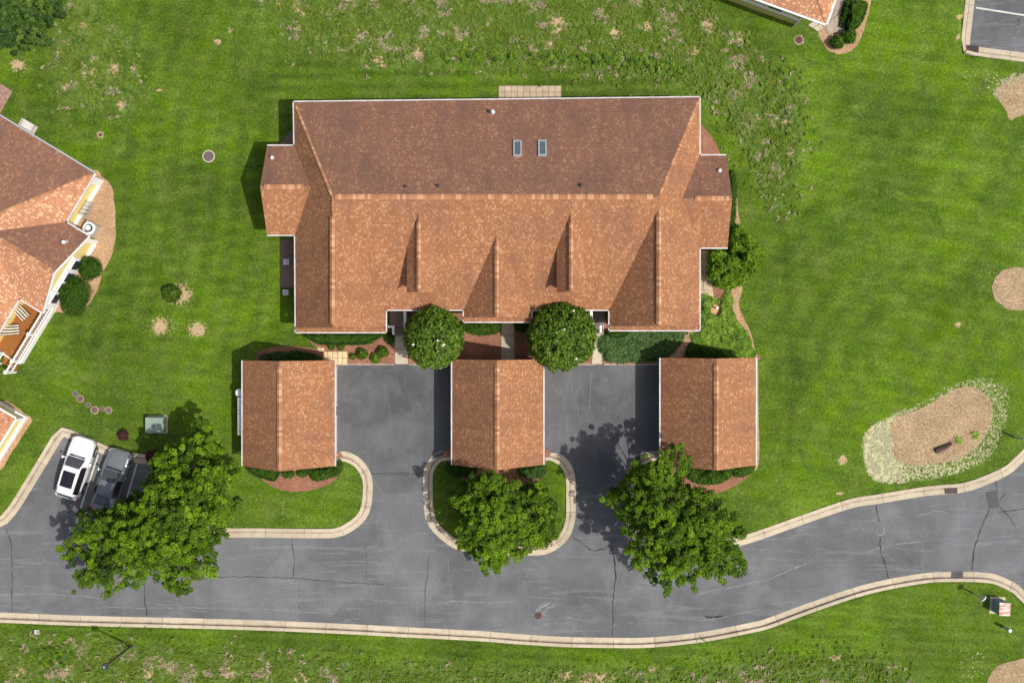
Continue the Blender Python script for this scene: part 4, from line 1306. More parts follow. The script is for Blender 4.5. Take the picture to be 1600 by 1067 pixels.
# potted flowers under the steps
def leafball(name, label, cat, c, rx, ry, rz, n, mat, L, W, group=None, kind=None, parent=None, bottom=0.0, core=0.80, bias=0.0):
    """dense shrub: dark core plus leaves over its surface"""
    t = thing(name, label, cat, group) if parent is None else parent
    if parent is None: settle(t, (c[0], c[1], 0))
    th = rng.uniform(0, 2 * np.pi, n); cz = rng.uniform(-0.15 + bottom, 1, n)
    sr = np.sqrt(1 - np.clip(cz, -1, 1) ** 2)
    lump = 1 + 0.07 * np.sin(3 * th + c[0]) + 0.05 * np.sin(5 * th + 2 * c[1]) + 0.05 * np.sin(7 * cz * 3 + th)
    rad = rng.uniform(0.82, 1.04, n) * lump
    d = np.column_stack([np.cos(th) * sr, np.sin(th) * sr, cz])
    pos = np.array([c[0], c[1], c[2]]) + d * rad[:, None] * np.array([rx, ry, rz])
    nr = unit(d / np.array([rx, ry, rz]) + rng.normal(scale=0.55, size=(n, 3)) * (1 / max(rx, .3)))
    tint = np.clip(rng.beta(2.2, 2.2, n) * 0.9 + (rad - 0.95) * 1.1 + bias, 0, 1)
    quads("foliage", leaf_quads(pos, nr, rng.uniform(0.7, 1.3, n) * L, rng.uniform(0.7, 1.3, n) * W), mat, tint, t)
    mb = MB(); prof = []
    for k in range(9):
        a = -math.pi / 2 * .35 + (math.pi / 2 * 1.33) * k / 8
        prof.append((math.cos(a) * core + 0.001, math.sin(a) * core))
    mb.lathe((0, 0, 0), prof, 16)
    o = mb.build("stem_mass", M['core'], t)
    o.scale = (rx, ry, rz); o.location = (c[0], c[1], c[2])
    mb = MB(); mb.tube([(c[0], c[1], 0), (c[0], c[1], c[2] + rz * .3)], [0.07, 0.03], 6); mb.build("stem", M['bark'], t)
    return t
c = P(21, 552, .3)
t = thing("flower_pot", "small pot of pink flowers beside the deck steps", "plant pot"); settle(t, (c[0], c[1], 0))
mb = MB(); mb.lathe((c[0], c[1], 0), [(.14, 0), (.2, .32)], 14); mb.build("pot", simple("clay_pot", (.4, .2, .13), .8), t)
n = 120; pos = np.array([c[0], c[1], .42]) + rng.normal(size=(n, 3)) * np.array([.14, .14, .06])
quads("flowers", leaf_quads(pos, unit(rng.normal(size=(n, 3)) + [0, 0, 1.2]), .12, .09), simple("pink_petal", (.65, .3, .28), .7), parent=t)
# round clipped shrubs against the yellow house
leafball("clipped_shrub", "small round clipped shrub beside the white gable wall", "shrub", P(142, 420, 0.7), .80, .82, .9, 5000, M['hedge'], .08, .05, "clipped shrubs by the yellow house")
leafball("clipped_shrub", "large oval clipped shrub in front of the white gable wall", "shrub", P(117, 462, 0.8), 1.12, 1.42, 1.0, 9000, M['hedge'], .08, .05, "clipped shrubs by the yellow house")

# ------------------------------------------------------------------ house corner, lower left
def corner_house(name, label, cpx, cpy, ze, d1, d2, L1, L2, wall1, wall2, roofmat, over=.3, pitch=.58):
    """roof corner at survey point (cpx,cpy); d1,d2 plan directions of its two eaves (world)"""
    h = thing(name, label, "house")
    C = Vector(P(cpx, cpy, ze)); a = Vector((*d1, 0)).normalized(); b = Vector((*d2, 0)).normalized()
    settle(h, (C.x + a.x * 3 + b.x * 3, C.y + a.y * 3 + b.y * 3, 0))
    q = lambda u, v, z=ze: (C.x + a.x * u + b.x * v, C.y + a.y * u + b.y * v, z)
    r = L2 / 2
    R = MB()
    R.slope([q(0, 0), q(L1, 0), q(L1 - r, r, ze + r * pitch), q(r, r, ze + r * pitch)])
    R.slope([q(0, 0), q(0, L2), q(r, r, ze + r * pitch)])
    R.slope([q(0, L2), q(L1, L2), q(L1 - r, r, ze + r * pitch), q(r, r, ze + r * pitch)])
    R.slope([q(L1, 0), q(L1, L2), q(L1 - r, r, ze + r * pitch)])
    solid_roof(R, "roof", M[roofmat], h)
    cap_strip(q(.2, .2, ze + .12), q(r, r, ze + r * pitch), "hip_cap", .2, .03, h, drop=.05)
    s = 1 if a.cross(b).z > 0 else -1
    gutter([q(0, 0), q(L1, 0)], h, w=.12 * s, mat='white'); gutter([q(0, L2), q(0, 0)], h, w=.12 * s, mat='white')
    return h, q
h, q = corner_house("neighbour_house", "corner of a yellow house with tan bed at the lower left edge", 24, 654, 2.4, (-0.53, -0.85), (-0.86, .50), 16, 12, 'yellow', 'olive', 'roofl')
mb = MB(); mb.poly([q(u, v)[:2] for u, v in ((.3, .3), (15.7, .3), (15.7, 11.7), (.3, 11.7))], -.05, 2.29); mb.build("wall", M['yellow'], h)
def qbox(h, q, u0, u1, v0, v1, z0, z1, name, mat):
    c = [q(u0, v0), q(u1, v0), q(u1, v1), q(u0, v1)]
    ar = (c[1][0] - c[0][0]) * (c[2][1] - c[0][1]) - (c[2][0] - c[0][0]) * (c[1][1] - c[0][1])
    if ar < 0: c = c[::-1]
    mb = MB(); mb.hexa([(p[0], p[1], z0) for p in c], [(p[0], p[1], z1) for p in c]); return mb.build(name, M[mat], h)
qbox(h, q, .3, 15, .12, .297, 0, .3, "trim_board", 'white')
qbox(h, q, .12, .297, .12, 11, 0, .3, "trim_board", 'white')
qbox(h, q, .2, .45, .20, .297, .3, 2.28, "trim_board", 'white')

# ------------------------------------------------------------------ house at the top right
h, q = corner_house("neighbour_house", "corner of an olive-walled house at the top edge beside a paved corner patio", 1291, 38, 3.1, (-0.94, 0.34), (0.33, 0.94), 20, 12, 'olive', 'olive', 'roofl')
mb = MB(); mb.poly([q(u, v)[:2] for u, v in ((1.55, .35), (19.7, .35), (19.7, 11.7), (1.55, 11.7))], -.05, 2.98); mb.build("wall", M['olive'], h)
qbox(h, q, 1.6, 19, .22, .347, 1.25, 1.42, "trim_board", 'white')
qbox(h, q, 1.5, 1.60, .25, .347, 0, 2.97, "corner_board", 'white')
for u in (3.5, 6.0, 8.4):
    wo = qbox(h, q, u - .6, u + .6, .22, .347, 1.7, 2.8, "window", 'white'); qbox(wo, q, u - .5, u + .5, .18, .219, 1.8, 2.7, "pane", 'glass')

# ------------------------------------------------------------------ cars
def car(label, name, cx, cy, ang, L, W, suv, paint, trunk_px=None):
    t = thing(name, label, "car")
    c = Vector(P(cx, cy, 0.8)); c.z = RZ + .012
    # stations: x (front +), half width, belt z, roof half width, roof z
    if suv:
        hgt = 1.62
        st = [(.500, .40, .62, .36, .66), (.493, .60, .80, .54, .84), (.470, .755, .88, .65, .92), (.43, .87, .93, .72, .99), (.36, .955, .96, .76, 1.04), (.27, .975, .985, .77, 1.07), (.205, .98, 1.00, .765, 1.09),
              (.175, .98, 1.00, .745, 1.12), (.12, .98, 1.005, .71, 1.30), (.065, .98, 1.01, .675, 1.47), (.03, .98, 1.01, .655, 1.545), (-.02, .98, 1.015, .645, 1.585), (-.12, .98, 1.02, .64, 1.60), (-.22, .975, 1.03, .625, 1.59), (-.32, .965, 1.04, .60, 1.56),
              (-.385, .955, 1.045, .575, 1.51), (-.405, .95, 1.045, .58, 1.47), (-.445, .93, 1.04, .64, 1.25), (-.475, .90, 1.02, .70, 1.06), (-.492, .85, .95, .72, .98), (-.500, .78, .80, .68, .82)]
    else:
        hgt = 1.45
        st = [(.500, .48, .58, .44, .62), (.492, .64, .70, .58, .74), (.465, .80, .78, .66, .82), (.42, .90, .83, .72, .88), (.34, .955, .87, .74, .93), (.25, .975, .89, .75, .96), (.20, .98, .90, .75, .975),
              (.17, .98, .905, .73, 1.00), (.11, .98, .91, .68, 1.17), (.05, .98, .915, .63, 1.33), (.01, .98, .92, .61, 1.395), (-.06, .98, .925, .60, 1.42), (-.15, .975, .93, .59, 1.41), (-.22, .97, .94, .58, 1.37), (-.29, .965, .945, .61, 1.22),
              (-.36, .955, .95, .68, 1.05), (-.41, .94, .955, .74, 1.00), (-.465, .90, .94, .73, .98), (-.490, .82, .86, .70, .90), (-.500, .74, .72, .66, .74)]
    hw = W / 2
    def sec(s):
        x, w, zb, rw, zr = s
        x *= L; w *= hw
        rw_ = rw * hw / .98 * 1.02
        zl = 0.24
        pts = [(w * .90, zl), (w * .985, zl + .16), (w, .58 * zb + .1), (w * .985, zb * .90), (w * .955, zb)]
        pts += [(rw_ + (w * .955 - rw_) * .10, zr - .045 if zr > zb + .1 else zr - .01), (rw_ * .90, zr), (rw_ * .5, zr + .022), (0, zr + .03)]
        return [(x, y, z) for y, z in pts] + [(x, -y, z) for y, z in pts[-2::-1]]
    rows = [sec(s) for s in st]
    # refine along length with Catmull interpolation
    fine = []; src = []
    for k in range(len(rows) - 1):
        r0, r1, r2, r3 = rows[max(k - 1, 0)], rows[k], rows[k + 1], rows[min(k + 2, len(rows) - 1)]
        for m in range(2):
            tt = m / 2
            fine.append([tuple(0.5 * (2 * b + (-a + cc) * tt + (2 * a - 5 * b + 4 * cc - d) * tt * tt + (-a + 3 * b - 3 * cc + d) * tt ** 3) for a, b, cc, d in zip(p0, p1, p2, p3)) for p0, p1, p2, p3 in zip(r0, r1, r2, r3)])
            src.append(k)
    fine.append(rows[-1]); src.append(len(rows) - 1)
    mb = MB(); ng = len(fine[0])
    for k in range(len(fine) - 1):
        for j in range(ng - 1):
            mb.face([fine[k][j], fine[k][j + 1], fine[k + 1][j + 1], fine[k + 1][j]])
    mb.face(fine[0]); mb.face(fine[-1][::-1])
    for k in range(len(fine) - 1):
        mb.face([fine[k][0], fine[k + 1][0], fine[k + 1][-1], fine[k][-1]])
    body = mb.build("body", M[paint], t, smooth=True, merge=True)
    def patch(nm, k0, k1, j0, j1, mat, off=0.012, parent=t, shrink=0.0):
        mb = MB()
        for k in range(k0, k1):
            for j in range(j0, j1):
                q = [Vector(fine[k][j]), Vector(fine[k][j + 1]), Vector(fine[k + 1][j + 1]), Vector(fine[k + 1][j])]
                n = (q[2] - q[0]).cross(q[3] - q[1])
                if n.length < 1e-9: continue
                n.normalize()
                mid = sum(q, Vector()) / 4
                if n.dot(mid - Vector((mid.x, 0, .6))) < 0: n = -n
                mb.face([p + n * off for p in q])
        o = mb.build(nm, M[mat], parent, smooth=True, merge=True)
        return o
    # fine index = 2*station
    ws0, ws1 = (14, 20) if suv else (14, 20)
    patch("windscreen", ws0, ws1, 6, 10, 'carglass')
    patch("side_window", 18, 30 if suv else 26, 4, 5, 'carblack'); patch("side_window", 18, 30 if suv else 26, 11, 12, 'carblack')
    if suv: patch("rear_window", 33, 36, 6, 10, 'carglass')
    else: patch("rear_window", 26, 31, 6, 10, 'carglass')
    # raised panels
    if suv:
        mb = MB(); q = [(-.285 * L, -.42), (-.045 * L, -.46), (-.045 * L, .46), (-.285 * L, .42)]
        zz = [1.615, 1.615, 1.615, 1.615]
        x0, x1 = -.300 * L, -.045 * L
        nx = 6
        for a in range(nx):
            xa = x0 + (x1 - x0) * a / nx; xb = x0 + (x1 - x0) * (a + 1) / nx
            za = 1.662 - .9 * ((xa / L + .13) ** 2) * 2.5; zb2 = 1.662 - .9 * ((xb / L + .13) ** 2) * 2.5
            mb.face([(xa, -.44, za), (xb, -.44, zb2), (xb, 0, zb2 + .022), (xa, 0, za + .022)]); mb.face([(xa, 0, za + .022), (xb, 0, zb2 + .022), (xb, .44, zb2), (xa, .44, za)])
            for sy in (-.44, .44):
                mb.face([(xa, sy, za - .06), (xb, sy, zb2 - .06), (xb, sy, zb2), (xa, sy, za)])
        z0_ = 1.662 - .9 * ((x1 / L + .13) ** 2) * 2.5; z1_ = 1.662 - .9 * ((x0 / L + .13) ** 2) * 2.5
        mb.face([(x1, -.44, z0_ - .06), (x1, .44, z0_ - .06), (x1, .44, z0_), (x1, -.44, z0_)]); mb.face([(x0, -.44, z1_ - .06), (x0, .44, z1_ - .06), (x0, .44, z1_), (x0, -.44, z1_)])
        mb.build("sunroof", M['carblack'], t)
        for s in (-1, 1):
            mb = MB(); mb.tube([(-.04 * L, s * .585, 1.58), (-.06 * L, s * .585, 1.64), (-.32 * L, s * .55, 1.62), (-.34 * L, s * .55, 1.57)], .018, 6); mb.build("roof_rail", M['greymetal'], t)
        mb = MB(); mb.box(-.505 * L, -.62, .48, -.49 * L, .62, .78); mb.build("rear_bumper", M['carblack'], t)
    # hood shut line
    zh = 1.08 if suv else .965
    mb = MB()
    for s in (-1, 1):
        pts = [(.455 * L, s * .52 * hw, (.955 if suv else .86)), (.36 * L, s * .60 * hw, (1.068 if suv else .957)), (.215 * L, s * .66 * hw, (1.115 if suv else 1.0))]
        mb.tube(pts, .006, 4)
    mb.tube([(.208 * L, -.66 * hw, zh + .035), (.218 * L, 0, zh + .05), (.208 * L, .66 * hw, zh + .035)], .012, 4)
    mb.build("hood_line", M['carblack'], t)
    # wipers cowl
    mb = MB(); mb.box(.185 * L, -.62 * hw, zh + .0, .207 * L, .62 * hw, zh + .048); mb.build("cowl", M['carblack'], t)
    for s in (-1, 1):
        zl_ = .80 if suv else .70
        mb = MB()
        q = [(.488 * L, s * .50 * hw), (.425 * L, s * .70 * hw), (.395 * L, s * .90 * hw), (.440 * L, s * .905 * hw), (.478 * L, s * .74 * hw)]
        qq = q if s < 0 else q[::-1]
        ar = sum(q[i_][0] * q[(i_ + 1) % 5][1] - q[(i_ + 1) % 5][0] * q[i_][1] for i_ in range(5))
        if ar < 0: q = q[::-1]
        mb.poly(q, zl_ - .1, zl_ + (.085 if suv else .075)); mb.build("headlight", M['clear'], t)
        mb = MB(); xa = -.498 * L
        ya, yb = sorted((s * .58 * hw, s * .93 * hw))
        mb.hexa([(xa, ya, .72), (xa + .28, ya, .72), (xa + .28, yb, .72), (xa + .05, yb, .72)], [(xa + .02, ya, .98), (xa + .26, ya, .98), (xa + .30, yb, .98), (xa + .10, yb, .98)])
        mb.build("taillight", M['red'], t)
        mb = MB(); mb.tube([(.13 * L, s * (hw * .93), 1.02 if suv else .94), (.125 * L, s * (hw + .07), 1.05 if suv else .97)], [.03, .05], 6)
        mb.tube([(.105 * L, s * (hw + .12), 1.06 if suv else .98), (.14 * L, s * (hw + .13), 1.06 if suv else .98)], [.075, .06], 8)
        mb.build("wing_mirror", M[paint], t)
        for xw in (.31 * L, -.29 * L):
            wr = .36 if suv else .33
            mb = MB(); yo = s * (hw - .20); yi = s * (hw + .012)
            mb.tube([(xw, yo, wr), (xw, yi, wr)], wr, 22); tw = mb.build("wheel", M['tyre'], t)
            mb = MB(); mb.tube([(xw, s * (hw + .001), wr), (xw, s * (hw + .02), wr)], wr * .64, 16); mb.build("rim", M['rim'], tw)
        # wheel-arch shade as dark liner
        for xw in (.31 * L, -.29 * L):
            mb = MB(); wr = .41 if suv else .38
            pts = [(xw + wr * math.cos(a), s * (hw + .004), (.36 if suv else .33) + wr * math.sin(a)) for a in [math.pi * k / 10 for k in range(11)]]
            mb.tube(pts, .022, 5); mb.build("arch_trim", M['carblack'] if suv else M[paint], t)
    mb = MB(); mb.box(-.46 * L, -.80 * hw, .16, .46 * L, .80 * hw, .26); mb.build("underbody", M['darkmetal'], t)
    t.location = c; t.rotation_euler = (0, 0, ang)
    return t
car("white SUV with black panoramic glass roof, parked at the left end of the bays", "white_suv", 117, 731, math.radians(90 - 17.5), 4.48, 1.80, True, 'carwhite')
car("dark grey saloon car half hidden under the left tree", "grey_saloon_car", 172, 751.5, math.radians(90 - 18.5), 4.65, 1.80, False, 'cargrey')

# ------------------------------------------------------------------ street furniture
def disc(name, label, cat, px, py, r, mat='iron', ring='concrete', rr=1.2, z=0.0, group=None, ribs=True):
    t = thing(name, label, cat, group); c = P(px, py, 0); settle(t, (c[0], c[1], z))
    mb = MB(); mb.lathe((c[0], c[1], z), [(r * rr, -.05), (r * rr, .02), (r * 1.01, .024)], 26); mb.build("frame_ring", M[ring], t)
    mb = MB(); mb.lathe((c[0], c[1], z), [(r, .0245), (r * .97, .034), (r * .82, .034), (r * .80, .028), (r * .45, .028), (r * .43, .036), (0.01, .037)], 26); mb.build("cover", M[mat], t)
    if ribs:
        mb = MB(); mb.box(c[0] - r * .75, c[1] - .02, z + .03, c[0] + r * .75, c[1] + .02, z + .045); mb.build("rib", M[mat], t)
    return t
disc("manhole_cover", "round dark manhole in a pale ring on the left lawn", "manhole", 326, 244.5, .37)
disc("manhole_cover", "round rusty manhole on grass near the top right house", "manhole", 1248, 63, .27, 'rust', 'gutterc', 1.25)
disc("manhole_cover", "round grey manhole in the right bend of the road", "manhole", 1376, 829, .26, 'asphalt', 'ring_grey', 1.35, RZ + .005)
disc("manhole_cover", "reddish sunken manhole near the south kerb of the road", "manhole", 841, 962, .24, 'rust', 'asphalt', 1.3, RZ + .002)
disc("valve_cover", "small rusty valve cover on grass between the left house and the big house", "valve cover", 157, 211, .13, 'rust', 'gutterc', 1.4)
labs = ["first of six round grey lids, at the upper end of the row", "second round lid of the row, with pale soil showing below it", "third and smallest round lid of the row on the left lawn",
        "fourth round lid of the row, ringed with pale bare soil", "fifth round lid, between two soil-ringed lids", "sixth round lid, at the end nearest the green cabinet"]
for (x, y, r, s), lb in zip(((117.5, 615, .21, 0), (125.5, 623, .20, 1), (137.5, 632.5, .17, 0), (148, 640.5, .22, 1), (160, 638.5, .17, 0), (170, 641, .19, 1)), labs):
    disc("tank_lid", lb, "lid", x, y, r, 'iron', 'mulch_oval' if s else 'gutterc', 1.38 if s else 1.12, group="round lids in a row on the left lawn", ribs=False)

def grate(label, px, py, w, d, ang, z=RZ, mat='rust'):
    t = thing("storm_drain_grate", label, "drain"); c = Vector(P(px, py, 0)); settle(t, (c.x, c.y, z))
    ux = (math.cos(ang), math.sin(ang)); uy = Vector((-ux[1], ux[0], 0))
    mb = MB(); mb.obox(c, ux, w / 2, d / 2, z - .1, z + .012); mb.build("pit", M['darkmetal'], t)
    mb = MB()
    for s in (-1, 1):
        mb.obox(c + uy * s * (d / 2 - .03), ux, w / 2, .03, z + .013, z + .05)
        mb.obox(c + Vector((ux[0], ux[1], 0)) * s * (w / 2 - .03), ux, .03, d / 2 - .061, z + .013, z + .05)
    mb.build("frame", M[mat], t)
    n = 9
    for k in range(n):
        o = -w / 2 + .08 + (w - .16) * k / (n - 1)
        mb = MB(); mb.obox(c + Vector((ux[0], ux[1], 0)) * o, ux, .018, d / 2 - .062, z + .013, z + .045); mb.build("grate_bar", M['darkmetal'], t)
    mb = MB(); mb.obox(c + uy * 0.0, ux, w / 2 - .062, .02, z + .046, z + .06); mb.build("cross_bar", M[mat], t)
grate("rusty storm drain grate in the north kerb of the right bend", 1487, 765, .85, .55, math.radians(2), -0.10)
grate("black storm drain grate in the south kerb of the right bend", 1497, 900, .80, .60, math.radians(0), -0.10, 'darkmetal')
grate("dark storm drain grate in the corner of the top right parking lot", 1520, 77, .90, .55, math.radians(-3), -0.10)

# green transformer
t = thing("utility_cabinet", "pale green square utility cabinet on the lawn in tree shade", "cabinet")
c = Vector(P(240.5, 664, .8)); c.z = 0; settle(t, c)
mb = MB(); mb.obox(c, (1, 0), .62, .54, 0, .74); mb.build("cabinet_body", M['green'], t)
mb = MB()
mb.hexa([(c.x - .64, c.y - .56, .741), (c.x + .64, c.y - .56, .741), (c.x + .64, c.y + .56, .741), (c.x - .64, c.y + .56, .741)],
        [(c.x - .60, c.y - .50, .82), (c.x + .60, c.y - .50, .82), (c.x + .60, c.y + .53, .84), (c.x - .60, c.y + .53, .84)]); mb.build("lid", M['green'], t)
mb = MB(); mb.box(c.x - .012, c.y - .5, .83, c.x + .012, c.y + .52, .855); mb.build("lid_seam", M['green'], t)
mb = MB(); mb.obox(c, (1, 0), .72, .64, -.05, .05); mb.build("pad", M['walk'], t)

# lamp post bottom left
def lamp(label, bx, by, h, arm=None, head='box'):
    t = thing("lamp_post", label, "lamp post"); b = Vector(P(bx, by, 0)); settle(t, b)
    mb = MB(); mb.tube([b, b + Vector((0, 0, h))], [.075, .055], 10); mb.build("pole", M['darkmetal'], t)
    mb = MB(); mb.lathe(b, [(.14, 0), (.13, .12), (.08, .18)], 12); mb.build("base", M['darkmetal'], t)
    c = b + Vector((0, 0, h))
    mb = MB(); mb.box(c.x - .17, c.y - .17, c.z - .02, c.x + .17, c.y + .17, c.z + .20); mb.box(c.x - .20, c.y - .20, c.z + .201, c.x + .20, c.y + .20, c.z + .24); mb.build("lamp_head", M['darkmetal'], t)
    mb = MB(); mb.box(c.x - .09, c.y - .09, c.z + .241, c.x + .02, c.y + .03, c.z + .28); mb.build("photocell", M['greymetal'], t)
    mb = MB(); mb.box(c.x - .12, c.y - .12, c.z - .05, c.x + .12, c.y + .12, c.z - .021); mb.build("lens", M['clear'], t)
lamp("thin black lamp post with square head at the lower left below the kerb", 205, 1008, 4.85)
t = thing("bollard", "pale grey post at the right photo edge above the road bend", "post"); b = Vector(P(1585, 683, 0)); settle(t, b)
mb = MB(); mb.tube([b, b + Vector((0, 0, 1.6))], [.08, .075], 10); mb.build("pole", M['greymetal'], t)
mb = MB(); mb.lathe(b, [(.11, 1.601), (.10, 1.66), (.03, 1.68)], 12); mb.build("cap", M['white'], t)
# post with a small round sign
t = thing("sign_post", "grey post with a small round plate on grass below the south kerb", "sign"); b = Vector(P(1520, 926, 0)); settle(t, b)
mb = MB(); mb.tube([b, b + Vector((0, 0, 1.55))], .05, 8); mb.build("pole", M['greymetal'], t)
c = b + Vector((0, 0, 1.7)); mb = MB(); mb.tube([c + Vector((-.02, 0.02, 0)), c + Vector((.02, -.02, 0))], .26, 18); mb.build("plate", M['white'], t)
mb = MB(); mb.tube([c + Vector((-.045, .045, 0)), c + Vector((-.022, .022, 0))], .20, 18); mb.build("plate_back", M['greymetal'], t)
# rusty topped cabinet
t = thing("utility_cabinet", "grey cabinet with rust-streaked white lid on the grass at the lower right", "cabinet")
c = Vector(P(1569, 951, 1.1)); c.z = 0; settle(t, c)
mb = MB(); mb.obox(c, (1, -.05), .37, .44, 0, 1.15); mb.build("cabinet_body", simple("cabinet_grey", (.20, .24, .26), .5, var=.08), t)
tm = NT("rust_streaked_lid"); o_ = tm.coord('Object'); nz = tm.noise(tm.mapping(o_, (2, 9, 1)), 1.0, 4, .7)
rustlid = tm.col(tm.mix(tm.ramp(nz, [(.46, 0), (.54, 1)]), (.60, .57, .53), (.44, .21, .13)), .7)
mb = MB(); mb.obox(c, (1, -.05), .39, .46, 1.151, 1.22); mb.build("lid", rustlid, t)
mb = MB(); mb.obox(c, (1, -.05), .55, .60, -.05, .04); mb.build("pad", M['walk'], t)
t = thing("pedestal", "short grey pedestal with white cap below the rusty cabinet", "pedestal"); b = Vector(P(1568, 979, 0)); settle(t, b)
mb = MB(); mb.tube([b, b + Vector((0, 0, 1.0))], .11, 12); mb.build("post", M['greymetal'], t)
mb = MB(); mb.lathe(b, [(.13, 1.001), (.12, 1.06), (.03, 1.10)], 14); mb.build("cap", M['white'], t)
def squarebox(label, px, py, w, h, name="utility_box"):
    t = thing(name, label, "utility box"); c = Vector(P(px, py, h)); c.z = 0; settle(t, c)
    mb = MB(); mb.box(c.x - w / 2, c.y - w / 2, 0, c.x + w / 2, c.y + w / 2, h); mb.build("box_body", M['whitedirty'], t)
    mb = MB(); mb.box(c.x - w * .25, c.y - w * .25, h + .001, c.x + w * .25, c.y + w * .25, h + .02); mb.build("lid", M['greymetal'], t)
squarebox("small white square box on grass near the lower left kerb", 57, 987, .30, .12)
squarebox("upper of two pale square units in the dark soil strip", 447, 409, .42, .55)
squarebox("lower of two pale square units at the end of the soil strip", 446, 457, .40, .55)
t = thing("cellar_hatch", "grey hatch cover on a pad against the left house roof edge", "hatch")
c = Vector(P(43, 196, .3)); c.z = 0; settle(t, c)
mb = MB(); mb.obox(c, (.86, -.51), .42, .24, .05, .35); mb.build("hatch_body", M['greymetal'], t)
mb = MB(); mb.obox(c, (.86, -.51), .44, .26, .351, .37); mb.build("lid", M['whitedirty'], t)
t = thing("garden_stake", "white capped stake in the round soil patch by the house corner", "stake"); b = Vector(P(1118.5, 481.5, 0)); settle(t, b)
mb = MB(); mb.tube([b, b + Vector((0, 0, .5))], .05, 8); mb.build("stake", M['darkmetal'], t)
mb = MB(); mb.lathe(b, [(.10, .5), (.09, .56), (.02, .58)], 12); mb.build("cap", M['white'], t)
t = thing("path_light", "white globe light between the left round tree and the middle garage", "light"); b = Vector(P(690, 573.5, 0)); settle(t, (b.x, b.y, 0))
mb = MB(); mb.tube([b, b + Vector((0, 0, .9))], .03, 8); mb.build("stem", M['darkmetal'], t)
mb = MB(); mb.lathe(b + Vector((0, 0, 1.0)), [(.03, -.12), (.10, -.07), (.12, 0), (.10, .07), (.03, .11)], 14); mb.build("globe", M['white'], t)
# cut trunk piece lying in the oval bed
t = thing("log", "short dark log lying in the large oval mulch bed", "log"); a = Vector(P(1462, 704, .12)); b = Vector(P(1487, 693, .12)); settle(t, ((a.x + b.x) / 2, (a.y + b.y) / 2, 0))
mb = MB(); mb.tube([a, (a + b) / 2 + Vector((0, -.03, .02)), b], [.17, .16, .10], 12); mb.build("wood", simple("log_bark", (.07, .045, .03), .9, var=.4, scale=6), t)

